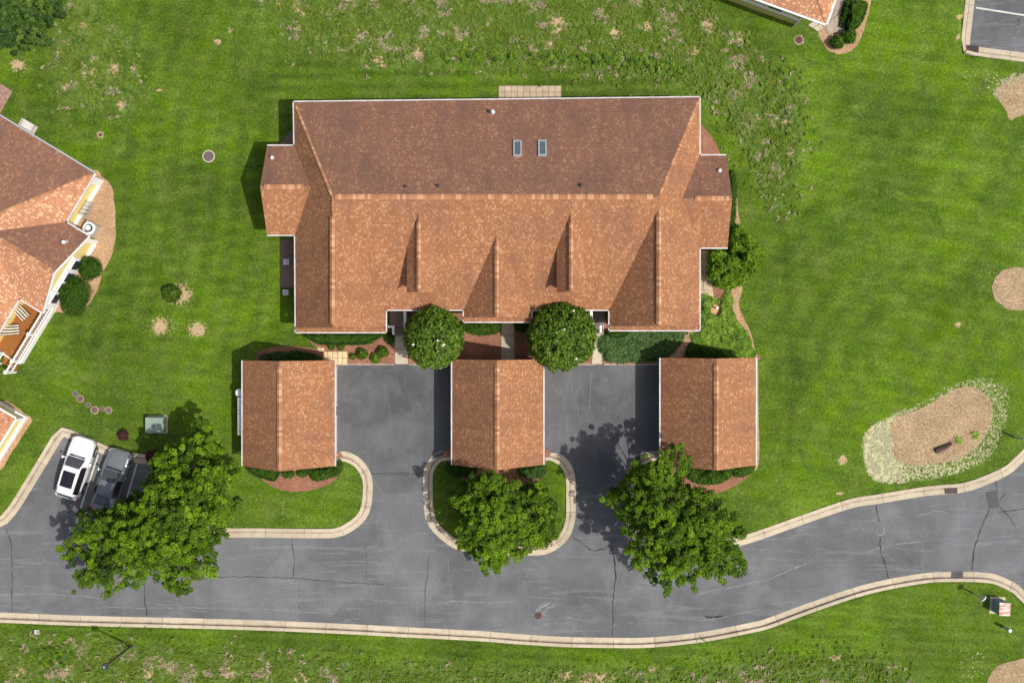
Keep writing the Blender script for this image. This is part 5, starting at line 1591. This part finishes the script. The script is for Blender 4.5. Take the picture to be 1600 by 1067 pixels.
# ------------------------------------------------------------------ trees
def big_tree(label, outline, base, top, nb, name="maple_tree", leaf='maple', seed=1, zlow=2.6, density=1.0, dome=4.0, per=17, lsize=.135, thick=1.0, group="leafy trees along the road"):
    t = thing(name, label, "tree", group)
    b = Vector(G(*base)); settle(t, b)
    zref = top * .8
    poly = smooth_path(outline, True, 3)
    cand = sample_poly(poly, nb * 6)
    pts = []
    mind = math.sqrt(abs(sum(poly[i][0] * poly[(i + 1) % len(poly)][1] - poly[(i + 1) % len(poly)][0] * poly[i][1] for i in range(len(poly)))) / 2 / nb) * .72
    for p in cand:
        if all((p[0] - q[0]) ** 2 + (p[1] - q[1]) ** 2 > mind ** 2 for q in pts): pts.append(p)
        if len(pts) >= nb: break
    pts = np.array(pts)
    d = -sdist(pts[:, 0], pts[:, 1], poly) * S0
    q = np.clip(d / dome, 0, 1)
    z = zlow + (top - zlow) * np.sqrt(1 - (1 - q) ** 2) * .93 + rng.uniform(-1.5, .5, len(pts))
    z = np.clip(z, zlow * .8, top)
    C = []; T = []; LQ = []
    wood = MB()
    fork = b + Vector((0, 0, zlow * .8))
    wood.tube([b + Vector((0, 0, -.05)), b + Vector((.03, .02, .5)), fork, b + Vector((.05, .1, top * .6)), b + Vector((.1, -.1, top * .85))], [.26 * thick, .19 * thick, .16 * thick, .09, .03], 9)
    for k in range(len(pts)):
        c = np.array(P(pts[k][0], pts[k][1], z[k]))
        dm = d[k]
        R_ = min(.95, max(.38, dm * .8 + .22)) * rnd.uniform(.85, 1.15)
        ncl = int(per * density * (R_ / .95) ** 2) + 5
        a = rng.uniform(0, 2 * np.pi, ncl); rr_ = np.sqrt(rng.uniform(0, 1, ncl)) * R_
        out = Vector((c[0] - b.x, c[1] - b.y)); out = out.normalized() if out.length > .1 else Vector((1, 0))
        el = 1.0 + .75 * max(0, 1 - dm / 1.6)
        ex, ey = np.cos(a) * rr_ * el, np.sin(a) * rr_ * (1 / el) * 1.05
        sh_ = -.25 * (el - 1)
        off = np.column_stack([out.x * (ex + sh_) - out.y * ey, out.y * (ex + sh_) + out.x * ey, rng.uniform(-.55, .30, ncl) - (rr_ / R_) ** 2 * .45]) if True else np.column_stack([np.cos(a) * rr_, np.sin(a) * rr_, rng.uniform(-.55, .30, ncl) - (rr_ / R_) ** 2 * .45])
        cl = c + off
        # below-layer clumps fill the inside of the crown
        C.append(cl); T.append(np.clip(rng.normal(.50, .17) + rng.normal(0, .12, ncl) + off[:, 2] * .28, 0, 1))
        # limb
        e = Vector(c) - Vector((0, 0, .35))
        s0 = b + Vector((0, 0, zlow * .6 + rnd.random() * max(.2, (z[k] - zlow)) * .6))
        m = (s0 + e) / 2 + Vector((rnd.uniform(-.4, .4), rnd.uniform(-.4, .4), rnd.uniform(-.1, .5)))
        wood.tube([s0, m, e], [.075 * thick, .045, .015], 5, cap=False)
        for _ in range(3):
            e2 = Vector(cl[rnd.randrange(ncl)])
            wood.tube([m.lerp(e, .6), e2], [.025, .007], 4, cap=False)
    C = np.vstack(C); T = np.concatenate(T)
    n1 = 54
    N = len(C) * n1
    dd = unit(rng.normal(size=(N, 3)))
    cc = np.repeat(C, n1, 0); rad = rng.uniform(.35, 1, N) ** .6 * np.repeat(rng.uniform(.17, .30, len(C)), n1)
    pos = cc + dd * rad[:, None] * np.array([1, 1, .62])
    nr = unit(dd * .50 + np.array([.18, -.08, .85]) + rng.normal(scale=.38, size=(N, 3)))
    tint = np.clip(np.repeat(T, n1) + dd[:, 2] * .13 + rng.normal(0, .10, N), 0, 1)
    V = leaf_quads(pos, nr, rng.uniform(.75, 1.25, N) * lsize, rng.uniform(.75, 1.25, N) * lsize * .75)
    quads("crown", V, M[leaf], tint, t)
    wood.build("trunk", M['bark'], t, smooth=True)
    return t
TL = [(312, 652), (325, 668), (322, 690), (345, 690), (352, 715), (368, 745), (358, 775), (378, 778), (360, 800), (345, 825), (333, 850), (330, 865), (332, 895), (318, 912), (300, 895), (290, 922), (268, 928), (250, 905),
      (235, 905), (205, 915), (182, 920), (172, 932), (150, 920), (125, 925), (103, 912), (118, 900), (135, 885), (105, 878), (90, 852), (118, 838), (112, 815), (130, 802), (160, 808), (150, 800), (168, 786), (190, 786), (212, 772),
      (232, 750), (235, 715), (262, 702), (282, 698), (292, 670)]
big_tree("broad bright-green tree over the grey car and the left part of the road", TL, (292, 776), 8.8, 118, zlow=3.2, dome=4.5)
TR = [(1062, 703), (1078, 715), (1080, 733), (1060, 745), (1078, 762), (1102, 772), (1128, 770), (1125, 790), (1142, 805), (1165, 832), (1150, 848), (1165, 875), (1153, 900), (1130, 912), (1098, 905), (1085, 925), (1062, 918), (1052, 948),
      (1043, 935), (1040, 915), (1015, 905), (998, 880), (978, 865), (990, 850), (975, 825), (968, 805), (945, 800), (948, 775), (968, 765), (985, 742), (1002, 722), (1030, 712)]
big_tree("tall green tree beside the right garage, overhanging the road", TR, (1038, 800), 9.3, 88, zlow=3.0, dome=4.0)
TM = [(770, 742), (785, 752), (800, 748), (812, 770), (822, 800), (830, 832), (832, 850), (815, 870), (795, 880), (770, 895), (755, 882), (728, 865), (718, 845), (722, 820), (706, 805), (705, 785), (722, 768), (715, 755), (740, 755), (755, 748)]
big_tree("left and taller of the two trees on the middle island", TM, (779, 800), 7.6, 60, zlow=2.4, dome=3.4)
TM2 = [(838, 752), (850, 765), (855, 785), (866, 800), (865, 825), (872, 838), (850, 848), (835, 850), (822, 838), (818, 815), (812, 795), (815, 775), (826, 765)]
big_tree("right and smaller of the two trees on the middle island", TM2, (834, 796), 5.6, 26, zlow=1.8, dome=2.4, thick=.7)
# dark tree in the top left corner and scrub at the bottom left
TC = [(-40, -60), (80, -50), (88, -5), (84, 20), (66, 40), (62, 62), (30, 72), (0, 72), (-40, 80)]
big_tree("dark green tree filling the top left corner", TC, (20, 20), 6.0, 50, leaf='darktree', zlow=1.0, dome=3.0, lsize=.17, group=None, name="dark_tree")

def round_tree(label, px, py, rpx, rpy, top, n, flowers):
    t = thing("magnolia_tree", label, "tree", "round trees flanking the front walks")
    zc = top * .52
    c = np.array(P(px, py, zc)); rx = rpx * (H - zc) / F; ry = rpy * (H - zc) / F; rz = top - zc
    settle(t, (c[0], c[1], 0))
    d = unit(rng.normal(size=(n, 3))); d[:, 2] = np.abs(d[:, 2]) * np.where(rng.random(n) < .8, 1, -1)
    th = np.arctan2(d[:, 1], d[:, 0])
    lump = 1 + .05 * np.sin(2 * th + px * 3) + .06 * np.sin(5 * th + px) + .045 * np.sin(9 * th) + .035 * np.sin(17 * th + 2) + .05 * np.sin(6 * d[:, 0] * 3 + 2) * np.sin(5 * d[:, 1] * 3 + 1)
    rad = np.where(rng.random(n) < .7, rng.uniform(.88, 1.02, n), rng.uniform(.6, .9, n)) * lump
    # rosettes: leaves gather around shoot tips
    ns = 620
    tips = unit(rng.normal(size=(ns, 3))); tips[:, 2] = np.abs(tips[:, 2])
    ti = rng.integers(0, ns, n); use = rng.random(n) < .6
    d2 = unit(tips[ti] + rng.normal(scale=.055, size=(n, 3)))
    d = np.where(use[:, None], d2, d)
    tl = rng.uniform(.82, 1.07, ns)[ti]; tv = rng.normal(0, .12, ns)[ti]
    rad = np.where(use, tl * rng.uniform(.97, 1.02, n), rad)
    pos = c + d * rad[:, None] * np.array([rx, ry, rz])
    nr = unit(d + rng.normal(scale=.6, size=(n, 3)) + [0, 0, .35])
    tint = np.clip(rng.normal(.42, .14, n) + (rad - .95) * 2.2 + np.where(use, tv, -.1), 0, 1)
    quads("crown", leaf_quads(pos, nr, rng.uniform(.8, 1.25, n) * .24, rng.uniform(.8, 1.2, n) * .12), M['magnolia'], tint, t)
    mb = MB(); prof = [(math.cos(a) * .74 + .001, math.sin(a) * .74) for a in [(-.9 + 2.45 * k / 9) for k in range(10)]]
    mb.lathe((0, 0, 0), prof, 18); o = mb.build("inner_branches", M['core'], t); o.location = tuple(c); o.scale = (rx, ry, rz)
    mb = MB(); mb.tube([(c[0], c[1], 0), (c[0], c[1], 1.2), (c[0] + .05, c[1], zc)], [.16, .12, .08], 8); mb.build("trunk", M['bark'], t)
    for fx, fy in flowers:
        dx = (fx - px) / rpx; dy = -(fy - py) / rpy
        dz = math.sqrt(max(.05, 1 - dx * dx - dy * dy))
        f = c + np.array([dx * rx, dy * ry, dz * rz]) * 1.03
        mb = MB()
        for k in range(6):
            a = k * math.pi / 3
            u = Vector((math.cos(a), math.sin(a), 0)); v = Vector((-u.y, u.x, 0)); F0 = Vector(f)
            mb.face([F0, F0 + u * .05 + v * .035 + Vector((0, 0, .03)), F0 + u * .095 + Vector((0, 0, .06)), F0 + u * .05 - v * .035 + Vector((0, 0, .03))])
        mb.build("blossom", M['petal'], t)
round_tree("left round white-flowering tree in front of the big house", 678, 527, 45, 46, 5.4, 15000, [(651, 538), (655, 557), (688, 532), (697, 538), (695, 540)])
round_tree("right round white-flowering tree in front of the big house", 877, 525, 53, 50, 5.6, 19000, [(879, 490), (894, 488), (879, 516), (869, 533), (924, 507), (898, 559)])

# ------------------------------------------------------------------ hedges and shrubs
def hedge(name, label, outline, h, n, mat='hedge', L=.10, W=.06, z0=0.0, group=None, cat="hedge", bias=0.0, loose=.25, kind=None, lump=0.0):
    """leafy mass over a plan outline: rounded shoulders, real height"""
    t = thing(name, label, cat, group)
    zm = h * .7
    if cat == 'shrub' and not lump: lump = .45
    poly = smooth_path(outline, True, 3)
    mx = sum(p[0] for p in outline) / len(outline); my = sum(p[1] for p in outline) / len(outline)
    settle(t, P(mx, my, 0))
    q = sample_poly(poly, n)
    d = -sdist(q[:, 0], q[:, 1], poly) * S0
    sh = min(.45, h * .6)
    prof = np.sqrt(np.clip(1 - (1 - np.clip(d / sh, 0, 1)) ** 2, 0, 1))
    z = h * (.12 + .88 * prof) * (1 + .10 * np.sin(q[:, 0] * .31) * np.sin(q[:, 1] * .37 + 1)) - rng.uniform(0, 1, n) ** 2 * h * loose
    if lump:
        z = z * (1 - lump + 1.5 * lump * vnoise(q[:, 0] + 700, q[:, 1] + 700, 11, 31) + .6 * lump * vnoise(q[:, 0] + 700, q[:, 1] + 700, 4, 32))
        q = q + rng.normal(scale=2.2 * lump, size=q.shape)
    edge = d < sh * .6
    z = np.where(edge, z * rng.uniform(.25, 1, n), z)
    z = np.maximum(z, .02) + z0
    s = (H - z) / F
    pos = np.column_stack([(q[:, 0] - 800) * s, (533.5 - q[:, 1]) * s, z])
    nr = unit(np.array([0, 0, .9]) + rng.normal(scale=.65, size=(n, 3)))
    tint = np.clip(rng.normal(.47, .15, n) + .5 * (vnoise(q[:, 0] + 900, q[:, 1] + 900, 3.2, 21) - .5) + bias, 0, 1)
    fo = quads("foliage", leaf_quads(pos, nr, rng.uniform(.7, 1.3, n) * L, rng.uniform(.7, 1.3, n) * W), M[mat], tint, t)
    kk = .90 if not lump else .72
    inner = [(mx + (x - mx) * kk, my + (y - my) * kk) for x, y in poly]
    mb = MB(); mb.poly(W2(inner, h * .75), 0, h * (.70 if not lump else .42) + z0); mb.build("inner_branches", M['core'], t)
    return t
hedge("clipped_hedge", "long clipped hedge under the front eave of the left front gable", [(479, 520), (600, 519), (600, 524), (576, 537), (560, 539), (520, 539), (498, 538), (486, 532)], .9, 12000)
hedge("shrub", "bushy green shrub under the eave of the centre gable", [(724, 503), (779, 504), (779, 518), (768, 522), (750, 523), (735, 521), (724, 514)], .8, 5000, bias=.15, L=.12, cat="shrub")
hedge("clipped_hedge", "low dark clipped hedge beside the right entry walk", [(950, 515), (982, 516), (984, 521), (975, 528), (955, 528), (948, 522)], .75, 3500, bias=.05)
hedge("shrub", "dark shrub in the shade left of the right round tree", [(806, 504), (830, 504), (830, 516), (815, 518), (806, 514)], .6, 1800, cat="shrub")
hedge("shrub", "small shrub beside the left entry walk", [(600, 522), (612, 520), (616, 530), (612, 538), (603, 534)], .6, 1400, cat="shrub")
hedge("shrub", "long dark hedge below the left end of the left garage", [(385, 727), (435, 730), (436, 742), (428, 752), (412, 748), (395, 742)], .8, 4500, cat="hedge")
hedge("shrub", "small round shrub left of the gable point of the left garage", [(442, 738), (458, 737), (458, 744), (450, 746), (443, 744)], .5, 1200, cat="shrub", bias=.15)
hedge("shrub", "small round shrub right of the gable point of the left garage", [(465, 736), (479, 735), (479, 742), (472, 744), (466, 743)], .5, 1100, cat="shrub", bias=.15)
hedge("shrub", "large shrub under the right corner of the left garage", [(485, 733), (522, 725), (530, 718), (536, 728), (528, 742), (510, 748), (493, 751), (484, 744)], .8, 4500, cat="shrub", bias=.05)
hedge("shrub", "dark shrub at the left corner of the middle garage", [(700, 724), (742, 727), (741, 740), (725, 745), (708, 742), (698, 735)], .8, 3500, cat="shrub", bias=-.05)
hedge("shrub", "green shrub at the right corner of the middle garage", [(812, 732), (848, 724), (853, 735), (846, 745), (828, 747), (812, 741)], .8, 3500, cat="shrub", mat='juniper')
hedge("shrub", "wide shrub below the gable of the right garage", [(1070, 728), (1110, 733), (1140, 729), (1143, 742), (1130, 752), (1108, 757), (1085, 753), (1072, 742)], .9, 7000, cat="shrub", bias=.1, L=.12)
hedge("shrub", "low shrub under the right corner of the right garage", [(1141, 728), (1176, 724), (1178, 732), (1168, 742), (1148, 744)], .7, 3000, cat="shrub", bias=.1)
hedge("shrub", "loose shrub behind the left garage, left half", [(408, 556), (425, 552), (448, 551), (450, 562), (410, 563)], .6, 2200, cat="shrub", mat='juniper', loose=.5)
hedge("shrub", "loose shrub behind the left garage, right half", [(452, 549), (475, 550), (498, 556), (498, 563), (452, 563)], .65, 2200, cat="shrub", loose=.5)
hedge("clipped_hedge", "row of bright green hedge along the top right patio", [(1326, 6), (1338, 0), (1355, 4), (1355, 14), (1350, 30), (1341, 44), (1330, 48), (1322, 42), (1326, 28)], .95, 6500, bias=.2, L=.11)
leafball("shrub", "left of two round shrubs at the tip of the patio hedge", "shrub", P(1308, 67, .4), .46, .46, .55, 1800, M['hedge'], .11, .07, bias=.2)
leafball("shrub", "right of two round shrubs at the tip of the patio hedge", "shrub", P(1326, 58, .5), .52, .50, .65, 2200, M['hedge'], .11, .07, bias=.2)
hedge("shrub", "dark narrow shrub between the patio and the bright hedge", [(1322, 0), (1330, 0), (1328, 20), (1318, 38), (1312, 44), (1314, 28)], .6, 1500, cat="shrub", bias=-.1)
for px, py, r, lb in ((518, 541, .26, "left of two dark round shrubs by the clipped hedge"), (533, 542, .27, "right of two dark round shrubs by the clipped hedge"),
                      (551, 557, .22, "smallest dark shrub in the bed beside the paver path"), (566, 553, .42, "round green shrub in the middle of the left bed"), (587, 560, .36, "light green shrub at the driveway edge of the left bed"),
                      (598, 550, .42, "round green shrub near the left entry walk"), (579, 531, .32, "pale green shrub at the right end of the clipped hedge"), (269, 459, .70, "lone dark shrub by a crescent of bare soil on the left lawn")):
    leafball("shrub", lb, "shrub", P(px, py, r * .6), r * rnd.uniform(.9, 1.1), r * rnd.uniform(.85, 1.05), r * .9, int(900 * r / .4), M['feather' if 'light' in lb or 'pale' in lb else 'magnolia'], .15, .07, core=.55, bias=0)
leafball("purple_shrub", "purple round shrub on the lawn left of the green cabinet", "shrub", P(193, 680, .3), .38, .38, .4, 1200, M['purple'], .08, .06)
leafball("purple_shrub", "dark red shrub at the corner of the parking bays under the tree", "shrub", P(237, 713, .3), .42, .42, .45, 1200, M['purple'], .08, .06)
def blades(name, outline, n, mat, h, L, W, label=None, kind='stuff', lay=1.0, clump=0, tintmu=.5, zbase=.02, tsd=.16, edgefall=True, hole=None):
    """ground cover of arching blades: one mass"""
    poly = smooth_path(outline, True, 3)
    if clump:
        cc = sample_poly(poly, clump)
        ci = rng.integers(0, clump, n)
        q = cc[ci] + rng.normal(scale=1.4, size=(n, 2))
        ct = rng.normal(0, .20, clump)[ci]; ch = rng.uniform(.6, 1.15, clump)[ci]
        ang = rng.uniform(0, 2 * np.pi, n)
    else:
        q = sample_poly(poly, n); ct = 0; ch = 1; ang = rng.uniform(0, 2 * np.pi, n)
    z = rng.uniform(.25, 1, n) * h * ch + zbase
    if hole is not None:
        ang = np.asarray(ang); away = np.hypot(q[:, 0] - hole[0], q[:, 1] - hole[1]) < hole[2]
        q = q.copy(); q[away] = cc[0] if clump else poly[0]
    if edgefall:
        d = -sdist(q[:, 0], q[:, 1], poly) * S0
        z = np.maximum(.02, z * np.clip(.3 + d / .5, .3, 1))
    s = (H - z) / F
    base = np.column_stack([(q[:, 0] - 800) * s, (533.5 - q[:, 1]) * s, z])
    u = np.column_stack([np.cos(ang), np.sin(ang), np.zeros(n)])
    v = np.column_stack([-np.sin(ang), np.cos(ang), np.zeros(n)])
    LL = (L * rng.uniform(.6, 1.3, n))[:, None]; WW = (W * rng.uniform(.7, 1.3, n))[:, None]
    up = np.array([0, 0, 1.0]); k = rng.uniform(.1, .6, n)[:, None] * lay
    V = np.stack([base - u * LL * .5 - up * LL * .2, base + v * WW * .5 + up * LL * .1 * k, base + u * LL * .5 + up * LL * .05 * k, base - v * WW * .5 + up * LL * .1 * k], 1)
    tint = np.clip(rng.normal(tintmu, tsd, n) + ct, 0, 1)
    o = quads(name, V, M[mat], tint)
    tag(o, label, None, None, kind)
    if label is None and kind == 'stuff': pass
    return o
JUN = [(946, 519), (1064, 516), (1068, 524), (1060, 540), (1048, 552), (1030, 561), (1022, 563), (947, 563)]
blades("juniper_groundcover", JUN, 26000, 'juniper', .45, .22, .05, clump=900)
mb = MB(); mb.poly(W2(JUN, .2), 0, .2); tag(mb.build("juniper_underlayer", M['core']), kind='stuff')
LIR = [(1095, 462), (1112, 466), (1128, 470), (1136, 455), (1143, 462), (1142, 482), (1150, 500), (1162, 515), (1174, 540), (1177, 557), (1160, 560), (1135, 555), (1118, 545), (1098, 540), (1082, 534), (1080, 522), (1093, 518)]
LIR2 = [(x, y) for x, y in LIR]
o = blades("grassy_groundcover", LIR, 30000, 'feather', .40, .36, .06, clump=520, tintmu=.60, tsd=.2, hole=(1119, 484, 11))
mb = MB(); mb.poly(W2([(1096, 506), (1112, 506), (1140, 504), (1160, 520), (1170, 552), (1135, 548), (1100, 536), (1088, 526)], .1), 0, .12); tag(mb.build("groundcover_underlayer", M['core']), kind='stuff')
hedge("arching_shrub", "large feathery light green shrub at the right corner of the big house", [(1150, 353), (1164, 358), (1176, 372), (1186, 390), (1189, 408), (1180, 428), (1166, 438), (1150, 446), (1132, 450), (1118, 445), (1108, 432), (1108, 412), (1112, 392), (1138, 388), (1142, 370)],
      1.5, 17000, mat='feather', L=.30, W=.08, cat="shrub", bias=.12, loose=.5, lump=.75)
hedge("shrub", "green shrub along the right wing wall of the big house", [(1141, 268), (1150, 272), (1151, 300), (1149, 340), (1146, 360), (1139, 372), (1138, 330), (1141, 300)], .6, 3500, cat="shrub", bias=-.05)
hedge("shrub", "dark shaded shrub row behind the right garage", [(1078, 535), (1100, 541), (1130, 550), (1134, 560), (1076, 560)], .5, 2500, cat="shrub", bias=-.15)

for px, py, lb in ((1524, 679, "upper bright weed tuft in the oval mulch bed"), (1497, 687, "bright weed tuft beside the log")):
    t = thing("weed", lb, "plant"); c = P(px, py, 0); settle(t, c)
    n = 46; a = rng.uniform(0, 2 * np.pi, n); pos = np.array(c) + np.column_stack([np.cos(a), np.sin(a), np.zeros(n)]) * rng.uniform(.05, .25, n)[:, None] + np.array([0, 0, .12])
    u = np.column_stack([np.cos(a), np.sin(a), np.full(n, .2)]); v = np.column_stack([-np.sin(a), np.cos(a), np.zeros(n)])
    quads("leaf_tuft", np.stack([pos - u * .12, pos + v * .03, pos + u * .14, pos - v * .03], 1), M['feather'], rng.uniform(.6, 1, n), t)

# rough grass banks: tussocks
def in_rough(q):
    m = np.full(len(q), 1e9)
    for p in ROUGH: m = np.minimum(m, sdist(q[:, 0], q[:, 1], smooth_path(p, True, 2)))
    return m
nt = 74000
q = np.column_stack([rng.uniform(-30, 1430, nt), rng.uniform(-30, 1100, nt)])
q = q[in_rough(q) < rng.normal(-6, 15, len(q))]
rep = 7
qq = np.repeat(q, rep, 0) + rng.normal(scale=1.6, size=(len(q) * rep, 2))
n = len(qq)
v1 = vnoise(q[:, 0], q[:, 1], 9, 1) * .6 + vnoise(q[:, 0], q[:, 1], 22, 2) * .4
v2 = vnoise(q[:, 0], q[:, 1], 13, 3) * .6 + vnoise(q[:, 0], q[:, 1], 30, 4) * .4
tb = .15 + v1 * .55 + rng.normal(0, .06, len(q))
dry = v2 > .655 + rng.normal(0, .04, len(q))
tb = np.where(dry, rng.uniform(.74, .98, len(q)), np.clip(tb, 0, .70))
hh = .08 + .20 * v1 + np.where(dry, -.04, 0)
z = np.repeat(hh, rep) * rng.uniform(.5, 1.1, n) + .05
s = (H - z) / F
base = np.column_stack([(qq[:, 0] - 800) * s, (533.5 - qq[:, 1]) * s, z])
ang = np.repeat(rng.uniform(0, 2 * np.pi, len(q)), rep) + rng.normal(0, .9, n)
u = np.column_stack([np.cos(ang), np.sin(ang), np.zeros(n)]); v = np.column_stack([-np.sin(ang), np.cos(ang), np.zeros(n)])
LL = (.26 * rng.uniform(.6, 1.3, n))[:, None]; WW = .05
V = np.stack([base - u * LL * .5 - [0, 0, .10], base + v * WW * .5, base + u * LL * .5 + [0, 0, .03], base - v * WW * .5], 1)
tag(quads("rough_grass", V, M['roughgrass'], np.clip(np.repeat(tb, rep) + rng.normal(0, .05, n), 0, 1)), kind='stuff')

# leafy weeds on the bank behind the house
def weeds(outline, n, tint=.55, h=.4):
    blades("bank_weeds", outline, n, 'feather', h, .20, .08, clump=max(20, n // 60), tintmu=tint)
weeds([(690, 72), (740, 68), (800, 78), (880, 82), (960, 80), (1060, 95), (1085, 118), (1040, 122), (960, 108), (860, 100), (760, 98), (690, 97)], 9000, .40)
weeds([(60, 1010), (110, 1008), (115, 1030), (95, 1048), (60, 1045), (45, 1025)], 2500, .35)
weeds([(1200, 100), (1240, 110), (1246, 180), (1238, 250), (1215, 280), (1195, 200), (1180, 130)], 3500, .35, .25)

# straw scattered around the oval bed and other patches
def strawbits(poly, n, hole=None, name="straw", mu=.5, L=.22):
    q = sample_poly(smooth_path(poly, True, 3), n)
    if hole is not None:
        q = q[sdist(q[:, 0], q[:, 1], hole) > -3]
    m = vnoise(q[:, 0] * 1.0, q[:, 1] * 1.0, 5, 9) > .42
    q = q[m]; n = len(q)
    z = rng.uniform(.02, .06, n); s = (H - z) / F
    pos = np.column_stack([(q[:, 0] - 800) * s, (533.5 - q[:, 1]) * s, z])
    nr = unit(np.array([0, 0, 1.0]) + rng.normal(scale=.25, size=(n, 3)))
    tag(quads(name, leaf_quads(pos, nr, rng.uniform(.5, 1.2, n) * L, .035), M['straw'], np.clip(rng.normal(mu, .2, n), 0, 1)), kind='stuff')
OV = [(1392, 668), (1400, 652), (1440, 638), (1470, 620), (1490, 609), (1512, 604), (1535, 612), (1549, 630), (1551, 650), (1545, 670), (1530, 692), (1510, 711), (1490, 720), (1460, 725), (1430, 727), (1405, 722), (1395, 705), (1391, 685)]
strawbits(RING, 4200, OV)
strawbits([(1350, 690), (1392, 660), (1398, 725), (1420, 752), (1365, 748)], 3500, OV, mu=.6)
strawbits([(1550, 140), (1570, 122), (1592, 112), (1600, 125), (1570, 140), (1562, 160)], 400)

# everything built in world space: hang each thing's parts on an empty at its base
bpy.context.view_layer.update()
for o, loc in THINGS:
    o.location = loc
    for ch in o.children:
        ch.location = ch.location - loc
